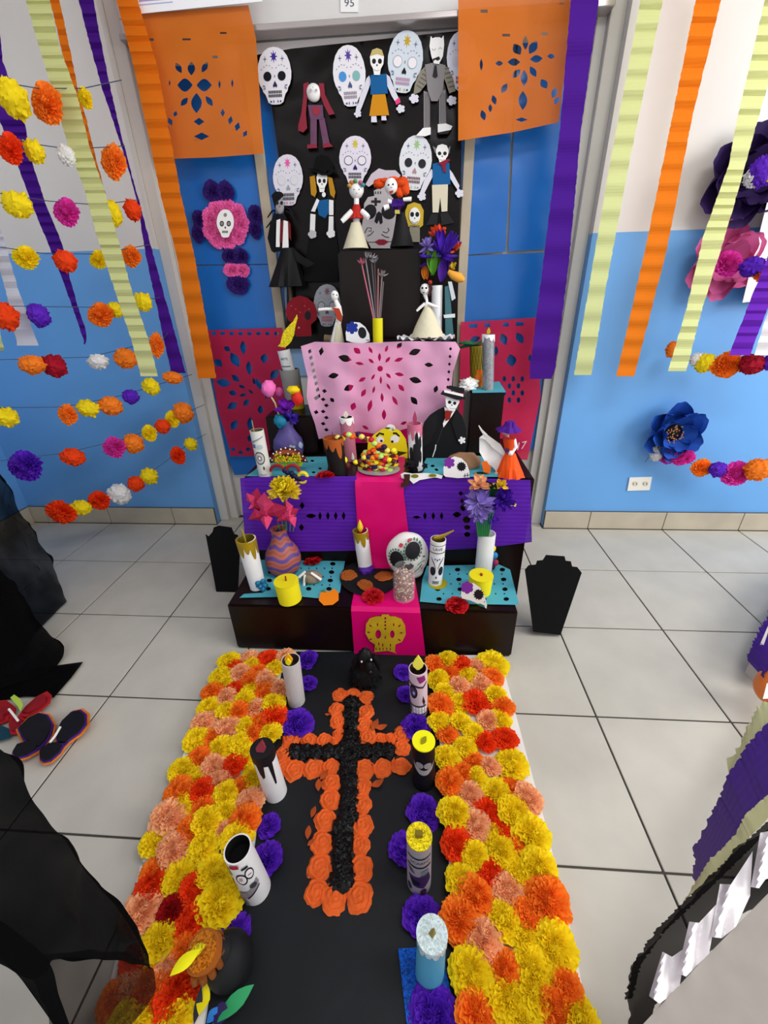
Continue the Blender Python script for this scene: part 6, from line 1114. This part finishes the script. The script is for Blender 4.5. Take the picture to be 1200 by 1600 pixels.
# white tube vase with purple flowers
bx_, by_ = proj((PY(684, 470, 1.60).x, 1.60, Z3)); t = Tube('tube_vase', 'white tube vase behind the bride doll at the right of the third step', bx_, by_, 683, 446, 17, Z3, CW_, cat='vase')
t.root.location = t.root.location
fb = Fig('flower_bouquet', 'violet, lilac, orange and green crepe flowers in the vase behind the bride doll', 'flowers', t.c.y, (684, 446))
petals(MB(), fb.p(690, 400, .01), sdirs(36, -30, 88, 21), .075, .018, .15).build('violet_petals', M('#4c1fa8', .7), fb.root)
petals(MB(), fb.p(668, 386, .01), sdirs(22, -60, 70, 22), .03, .014, .3).build('lilac_petals', LIL, fb.root)
petals(MB(), fb.p(684, 370, .0), sdirs(14, 10, 80, 23), .035, .02, .3).build('orange_petals', M('#e2502a', .7), fb.root)
petals(MB(), fb.p(712, 392, .0), sdirs(12, -30, 60, 24), .028, .012, .3).build('orange_petals', M('#e2601e', .7), fb.root)
petals(MB(), fb.p(676, 430, .01), [(-.35, -.2, 1), (.1, -.3, 1), (.4, -.1, 1), (-.1, 0, 1)], .075, .026, .15).build('green_leaves', M('#5a9a2c', .6), fb.root)
petals(MB(), fb.p(690, 440, .01), [(0, -.2, 1), (.3, -.1, 1)], .07, .03, .15).build('violet_leaf', M('#4a1f8c', .7), fb.root)
petals(MB(), fb.p(706, 420, .0), sdirs(9, -20, 70, 27), .022, .012, .3).build('yellow_petals', M('#d2b42a', .7), fb.root); petals(MB(), fb.p(663, 414, .0), [(0, -.2, -1), (.2, -.1, -1)], .045, .02, .2).build('orange_leaf', M('#c8701c', .7), fb.root)
fb.tube('peach_bud', [(700, 424, 3), (708, 430, 6), (718, 434, 7), (725, 438, 3)], M('#e8a23c', .6), d=.02)
f = Fig('teal_card', 'narrow teal and black card strip beside the white tube vase', 'card', 1.60, (702, 505)); f.cut('card', [(695, 448), (702, 446), (709, 526), (696, 526)], M('#3f6c74', .6), 0, .004); f.cut('white_tag', [(700, 440), (706, 440), (712, 466), (706, 470)], M('#c8ccd4', .6), .004, .003); f.cut('white_tag', [(693, 492), (711, 490), (711, 496), (694, 497)], M('#d8dce0', .6), .004, .003)

# ---------------------------------------------------------------- cross of flowers on the left blue paper
f = Fig('flower_wreath_cross', 'cross of violet and pink paper flowers with a small skull on the left blue paper', 'cross', YD - .02, (352, 458))
VC = M('#2f1467', .75, var=.15, vscale=30); PC = M('#ea62a8', .75, var=.12, vscale=30)
for (x, y, rx, ry, m) in [(331, 299, 15, 15, VC), (352, 300, 14, 15, VC), (310, 344, 10, 14, VC), (309, 365, 10, 13, VC), (398, 336, 11, 14, VC), (398, 358, 10, 13, VC), (358, 400, 12, 12, VC), (376, 401, 12, 12, VC), (362, 422, 14, 11, PC), (378, 422, 12, 11, PC), (371, 444, 18, 15, VC)] + [(351 + 24 * cos(a), 350 + 24 * sin(a), 15, 15, PC) for a in [2 * pi * k / 9 for k in range(9)]]:
    p = f.p(x, y, .006); q = mpp(p); place(random.choice(RUF), 'paper_flower', m, p + V((0, .006, 0)), (rx * q, ry * q, .014), f.root, (R(90), 0, 0))
f.cut('skull', skull_outline(352, 349, 27, 44), PAPER, .024, .002); U = uvmap(352, 349, 27, 44, 0)
f.prints('printed_face', [(U(ell(-.4, .02, .25, .2)), BK), (U(ell(.4, .02, .25, .2)), BK), (U(ell(-.4, .02, .16, .12)), GREY), (U(ell(.4, .02, .16, .12)), GREY), (U(diamond(0, .3, .2, .2)), BK), (U(ell(0, -.6, .2, .14)), GREY)] + [(U(rect(-.35 + .14 * k, .52, -.26 + .14 * k, .68)), BK) for k in range(5)], .026)

# ================================================================ LEFT: tables under black tulle, butterflies; RIGHT: decorated tables
def loft(rows, nu, nv, wr=.01, fr_=6, seed=0):
    """rows: list of rows of control points (px, py, z); returns a smooth sheet through them"""
    P = [[PZ(x, y, z) for x, y, z in r] for r in rows]
    def cr1(p, t):
        n = len(p) - 1; t = min(max(t, 0), 1) * n; i = min(int(t), n - 1); u = t - i; a, b, c, d = p[max(i - 1, 0)], p[i], p[i + 1], p[min(i + 2, n)]
        return .5 * ((2 * b) + (c - a) * u + (2 * a - 5 * b + 4 * c - d) * u * u + (3 * b - a - 3 * c + d) * u ** 3)
    def fn(u, v):
        q = cr1([cr1(r, v) for r in P], u); n = noise.noise(q * fr_ + V((seed, 0, 0))) + .5 * noise.noise(q * fr_ * 3)
        return q + V((n, n * .4, n * .5)) * wr * (1 if 0 < u < 1 and 0 < v < 1 else .4)
    return MB().grid(fn, nu, nv)
TU = tulle('#040405', .985); TU2 = tulle('#1c100a', .80); TU3 = tulle('#070708', .88)
single(MB().box((-2.6, .30, .30), (-1.95, 1.0, .33), bev=.004), 'side_table', M('#c9c8c2', .6), 'pale table at the left edge under the black tulle', 'table', (-2.2, .7, 0))
single(loft([[(-330, 640, .62), (-300, 900, .40), (-260, 1150, .03)], [(-60, 690, .58), (-60, 900, .30), (-60, 1100, .02)], [(0, 745, .44), (20, 900, .2), (10, 1050, .01)], [(32, 800, .30), (55, 900, .14), (60, 985, .01)], [(74, 868, .12), (92, 905, .06), (104, 940, .01)]], 70, 60, .022, fr_=9), 'black_tulle_drape', TU3, 'sheer black tulle falling to the floor at the left, furthest from the camera', 'drape')
single(loft([[(-300, 760, .45), (-300, 960, .25), (-300, 1200, .02)], [(-60, 850, .36), (-60, 980, .18), (-60, 1120, .01)], [(0, 888, .28), (8, 980, .13), (0, 1080, .008)], [(50, 955, .14), (52, 1010, .08), (50, 1062, .008)], [(97, 1015, .02), (98, 1026, .012), (86, 1045, .006)]], 70, 50, .02, fr_=9, seed=4), 'black_tulle_drape', TU, 'dark tulle fold hanging in front of the sheerer drape at the left', 'drape')
flat('black_tulle_hem', 'pointed hem of black tulle lying flat on the tiles above the butterflies', 'drape', [[(-80, 1060), (20, 1052), (70, 1042), (130, 1034), (112, 1058), (84, 1090), (40, 1088), (-80, 1110)]], .003, TU, 10, .006)
single(MB().box((-1.05, -.40, .36), (-.52, .155, .39), bev=.004), 'side_table', M('#bdbcb4', .6, var=.06, vscale=60), 'pale speckled table corner at the bottom left under the black tulle', 'table', (-.8, .1, 0))
single(loft([[(-260, 1060, .50), (-260, 1300, .47), (-220, 1620, .42)], [(-60, 1110, .48), (-80, 1300, .46), (-60, 1480, .42)], [(0, 1168, .46), (-10, 1340, .44), (0, 1508, .40)], [(62, 1258, .42), (50, 1400, .42), (50, 1534, .38)], [(124, 1352, .36), (118, 1440, .38), (85, 1500, .36)], [(190, 1440, .28), (186, 1478, .29), (170, 1500, .29)], [(238, 1512, .21), (236, 1512, .22), (232, 1510, .22)]], 90, 70, .022, fr_=9, seed=9), 'black_tulle_drape', TU, 'nearest black tulle drape crossing the lower left corner', 'drape')
single(loft([[(30, 1490, .38), (66, 1560, .33), (86, 1620, .26)], [(80, 1490, .355), (110, 1560, .31), (130, 1630, .24)], [(150, 1488, .30), (170, 1560, .25), (175, 1620, .2)], [(205, 1490, .26), (218, 1550, .21), (205, 1600, .17)], [(243, 1512, .205), (247, 1540, .19), (240, 1556, .17)]], 50, 40, .014, fr_=11, seed=14), 'black_tulle_drape', TU2, 'see-through brown black tulle hem over the lower left flowers', 'drape')
single(loft([[(-60, 1440, .43), (10, 1504, .405), (60, 1560, .395), (110, 1640, .39)], [(-60, 1400, .43), (66, 1488, .40), (96, 1560, .39), (124, 1640, .385)]], 14, 40, .006, seed=21), 'black_tulle_drape', TU, 'black tulle edge lying along the pale table corner at the bottom left', 'drape')
# butterflies of layered foam
def butterfly(label, cx, cy, layers, wings, body, z=.004):
    f = thing('foam_butterfly', label, 'butterfly', PZ(cx, cy, z))
    for li, (nm, col, k) in enumerate(layers):
        for w_ in wings:
            mx, my = sum(p[0] for p in w_) / len(w_), sum(p[1] for p in w_) / len(w_); dx, dy = (-2.5 * li * .6, -3 * li * .6)
            pts = [(mx + (x - mx) * k + dx, my + (y - my) * k + dy) for x, y in w_]; z0 = z + .008 * li
            g = lambda x, y: .18 * math.dist((x, y), (cx, cy)) * .0014
            prism(MB(), [pts], lambda x, y: PZ(x, y, z0) + V((0, 0, .006 + g(x, y))), lambda x, y: PZ(x, y, z0) + V((0, 0, g(x, y))), 0, 5).build(nm, M(col, .7, var=.2, vscale=40), f)
    MB().tube([PZ(x, y, z + .03) for x, y in body], [.003] * len(body), n=6).build('body', PAPER if 'black' in label else M('#6a2030'), f); return f
wg = [[(66, 1180), (38, 1166), (30, 1148), (48, 1128), (66, 1119), (82, 1122), (90, 1136), (86, 1150), (78, 1164)], [(24, 1188), (32, 1172), (50, 1164), (70, 1166), (64, 1178), (48, 1190), (30, 1197)],
      [(90, 1170), (86, 1152), (100, 1132), (118, 1118), (134, 1116), (144, 1124), (143, 1140), (130, 1154), (112, 1164), (104, 1172)], [(66, 1196), (64, 1180), (80, 1164), (98, 1162), (106, 1168), (98, 1182), (84, 1196), (72, 1200)]]
butterfly('black foam butterfly with violet and orange layers on the tiles at left', 84, 1160, [('orange_wing', '#e07a26', 1.02), ('violet_wing', '#43207c', .90), ('black_wing', '#100f16', .80)], wg, [(94, 1136), (86, 1150), (78, 1160)])
wr2 = [[(30, 1122), (42, 1108), (60, 1095), (78, 1088), (85, 1094), (82, 1104), (66, 1116), (44, 1124)], [(18, 1124), (32, 1122), (44, 1128), (40, 1140), (30, 1150), (20, 1152), (16, 1136)], [(-30, 1110), (-10, 1102), (12, 1098), (26, 1108), (24, 1118), (4, 1130), (-30, 1136)], [(-30, 1128), (-10, 1118), (14, 1118), (16, 1128), (0, 1136), (-30, 1142)]]
butterfly('red foam butterfly half under the black tulle with a lime tipped wing', 24, 1118, [('red_wing', '#b01c26', 1.0), ('inner_wing', '#8c1420', .72)], wr2, [(14, 1108), (22, 1118), (28, 1126)])
f = thing('lime_paper_tip', 'lime green curl of paper at the tip of the red butterfly', 'paper', PZ(28, 1098, .02)); prism(MB(), [[(16, 1090), (22, 1085), (32, 1092), (36, 1102), (32, 1112), (28, 1104)]], lambda x, y: PZ(x, y, .034), lambda x, y: PZ(x, y, .026)).build('curl', M('#b0cc4a'), f, False)
f = thing('teal_foam_piece', 'dark teal rounded foam piece under the red butterfly', 'ornament', PZ(6, 1145, .01)); prism(MB(), [[(-30, 1134), (4, 1134), (18, 1140), (18, 1152), (0, 1158), (-30, 1160)]], lambda x, y: PZ(x, y, .014), lambda x, y: PZ(x, y, .004)).build('piece', M('#143c4c'), f, False)

# ---- right table with ruffled tulle and pleated crepe bands
def band(root, name, mat, inner, outer, n=120, amp=.004, seed=0, jag=1.2, wr=.0):
    """pleated band between two polylines of (px, py, z)"""
    rnd = random.Random(seed)
    def pl(p, t):
        L_ = [0]
        for a, b in zip(p, p[1:]): L_.append(L_[-1] + math.dist(a[:2], b[:2]))
        t *= L_[-1]
        for i in range(len(p) - 1):
            if t <= L_[i + 1] + 1e-6: k = (t - L_[i]) / (L_[i + 1] - L_[i]); return [p[i][j] + (p[i + 1][j] - p[i][j]) * k for j in range(3)]
        return p[-1]
    ja = [rnd.uniform(-jag, jag) for _ in range(n + 1)]
    def fn(u, v):
        a, b = pl(inner, u), pl(outer, u); k = v; x, y, z = [a[j] + (b[j] - a[j]) * k for j in range(3)]; j_ = ja[int(u * n + .5)] * (abs(2 * v - 1) ** 4)
        q = PZ(x + j_, y + j_, z); pz = amp * .35 * noise.noise(V((u * n * .9, seed, v * .4))) * 2 + wr * noise.noise(q * 25)
        return q + V((0, 0, pz)) + V((.5, -.5, 0)) * pz
    return MB().grid(fn, n, 6).build(name, mat, root)
rt = thing('decorated_table', 'grey table at the lower right skirted with black tulle and pleated crepe bands', 'table', PZ(1150, 1560, 0))
tt = [(1003, 1602), (1100, 1498), (1202, 1394), (1420, 1180), (1700, 1500), (1500, 1900), (1000, 1900), (985, 1650)]
prism(MB(), [tt], lambda x, y: PZ(x, y, .50), lambda x, y: PZ(x, y, .485)).build('table_top', M('#97908a', .7, var=.05, vscale=40), rt, False)
PRP = M('#45158a', .75, wave=.12, wscale=14); CRP = M('#cfd09a', .8)
band(rt, 'tulle_skirt', tulle('#141110', .93), [(1000, 1680, .49), (1002, 1602, .49), (1100, 1500, .49), (1202, 1396, .49), (1330, 1260, .49)], [(980, 1680, .43), (976, 1560, .43), (992, 1505, .43), (1030, 1450, .43), (1100, 1385, .43), (1202, 1288, .43), (1330, 1160, .43)], 150, .003, 1, .5, .012)
band(rt, 'tulle_hem', tulle('#1a1613', .97), [(988, 1560, .435), (1001, 1508, .435), (1037, 1457, .435), (1106, 1391, .435), (1206, 1294, .435), (1330, 1168, .435)], [(976, 1562, .425), (990, 1504, .425), (1028, 1448, .425), (1098, 1380, .425), (1200, 1282, .425), (1330, 1154, .425)], 170, .004, 2, .3)
wb_ = [[(1014, 1556), (1035, 1487), (1050, 1495), (1072, 1480), (1062, 1540), (1042, 1560), (1030, 1568)], [(1058, 1520), (1077, 1440), (1092, 1442), (1122, 1410), (1108, 1490), (1086, 1512), (1072, 1526)], [(1110, 1464), (1125, 1381), (1142, 1382), (1176, 1330), (1172, 1400), (1150, 1448), (1128, 1466)], [(1173, 1386), (1188, 1301), (1240, 1290), (1240, 1360), (1196, 1374), (1186, 1388)]]
for i, w_ in enumerate(wb_):
    vs, fs = fill([w_], 5); MB().add([PZ(x, y, .50 + .004 * sin(x * .16) + .012 * math.exp(-((x - w_[0][0] - (w_[0][1] - y) * .26 - 8) / 7) ** 2)) for x, y in vs], fs).build('white_crepe_piece', M('#e4dfe2', .8), rt)
band(rt, 'cream_crepe_band', CRP, [(1066, 1410, .42), (1110, 1372, .42), (1160, 1322, .42), (1202, 1275, .42), (1330, 1140, .42)], [(1072, 1402, .39), (1108, 1345, .39), (1150, 1302, .39), (1165, 1272, .39), (1202, 1238, .39), (1330, 1120, .39)], 110, .003, 3)
band(rt, 'purple_crepe_band', PRP, [(1092, 1386, .36), (1122, 1345, .38), (1150, 1308, .38), (1202, 1250, .38), (1330, 1130, .38)], [(1084, 1372, .20), (1085, 1322, .20), (1115, 1265, .22), (1135, 1215, .24), (1170, 1160, .24), (1202, 1128, .24), (1330, 1000, .24)], 120, .005, 4, 2)
band(rt, 'cream_crepe_band', CRP, [(1140, 1216, .22), (1165, 1170, .22), (1202, 1130, .22), (1330, 1000, .22)], [(1134, 1184, .17), (1150, 1176, .17), (1172, 1130, .17), (1184, 1105, .17), (1202, 1092, .17), (1330, 960, .17)], 80, .004, 5, 2.5)
tc_ = [(1040, 1640), (1330, 1290)]
for (x, y) in ((1120, 1600), (1330, 1400)): p = PZ(x, y, .485); MB().box((p.x - .02, p.y - .02, 0), (p.x + .02, p.y + .02, .485)).build('leg', M('#5a5652'), rt, False)
r2 = thing('decorated_box', 'white box wrapped in purple crepe at the right edge beside the tiles', 'box', PZ(1200, 1050, 0))
prism(MB(), [[(1163, 1052), (1196, 1082), (1290, 1040), (1330, 900), (1212, 940)]], lambda x, y: PZ(x, y, .001) + V((.012, .01, .11)), lambda x, y: PZ(x, y, .001)).build('body', M('#c9c5bd', .6), r2, False)
band(r2, 'purple_crepe_band', PRP, [(1166, 1030, .06), (1178, 1000, .09), (1192, 974, .10), (1215, 930, .11)], [(1192, 1058, .125), (1204, 1040, .14), (1222, 1010, .14), (1260, 960, .14)], 60, .004, 6, 2.5)
f = thing('orange_balloon', 'orange balloon edge beside the purple wrapped box at right', 'balloon', PZ(1200, 1100, .03)); MB().sph(PZ(1206, 1068, .09) + V((0, -.01, 0)), (.042, .042, .052), seg=20, ring=14).build('balloon', M('#e27a36', .4), f)
f = thing('white_paper_strip', 'white paper strip beside the orange balloon at the right edge', 'paper', PZ(1200, 1085, .1)); prism(MB(), [[(1192, 1092), (1198, 1068), (1230, 1050), (1230, 1090)]], lambda x, y: PZ(x, y, .155), lambda x, y: PZ(x, y, .15)).build('strip', PAPER, f, False)
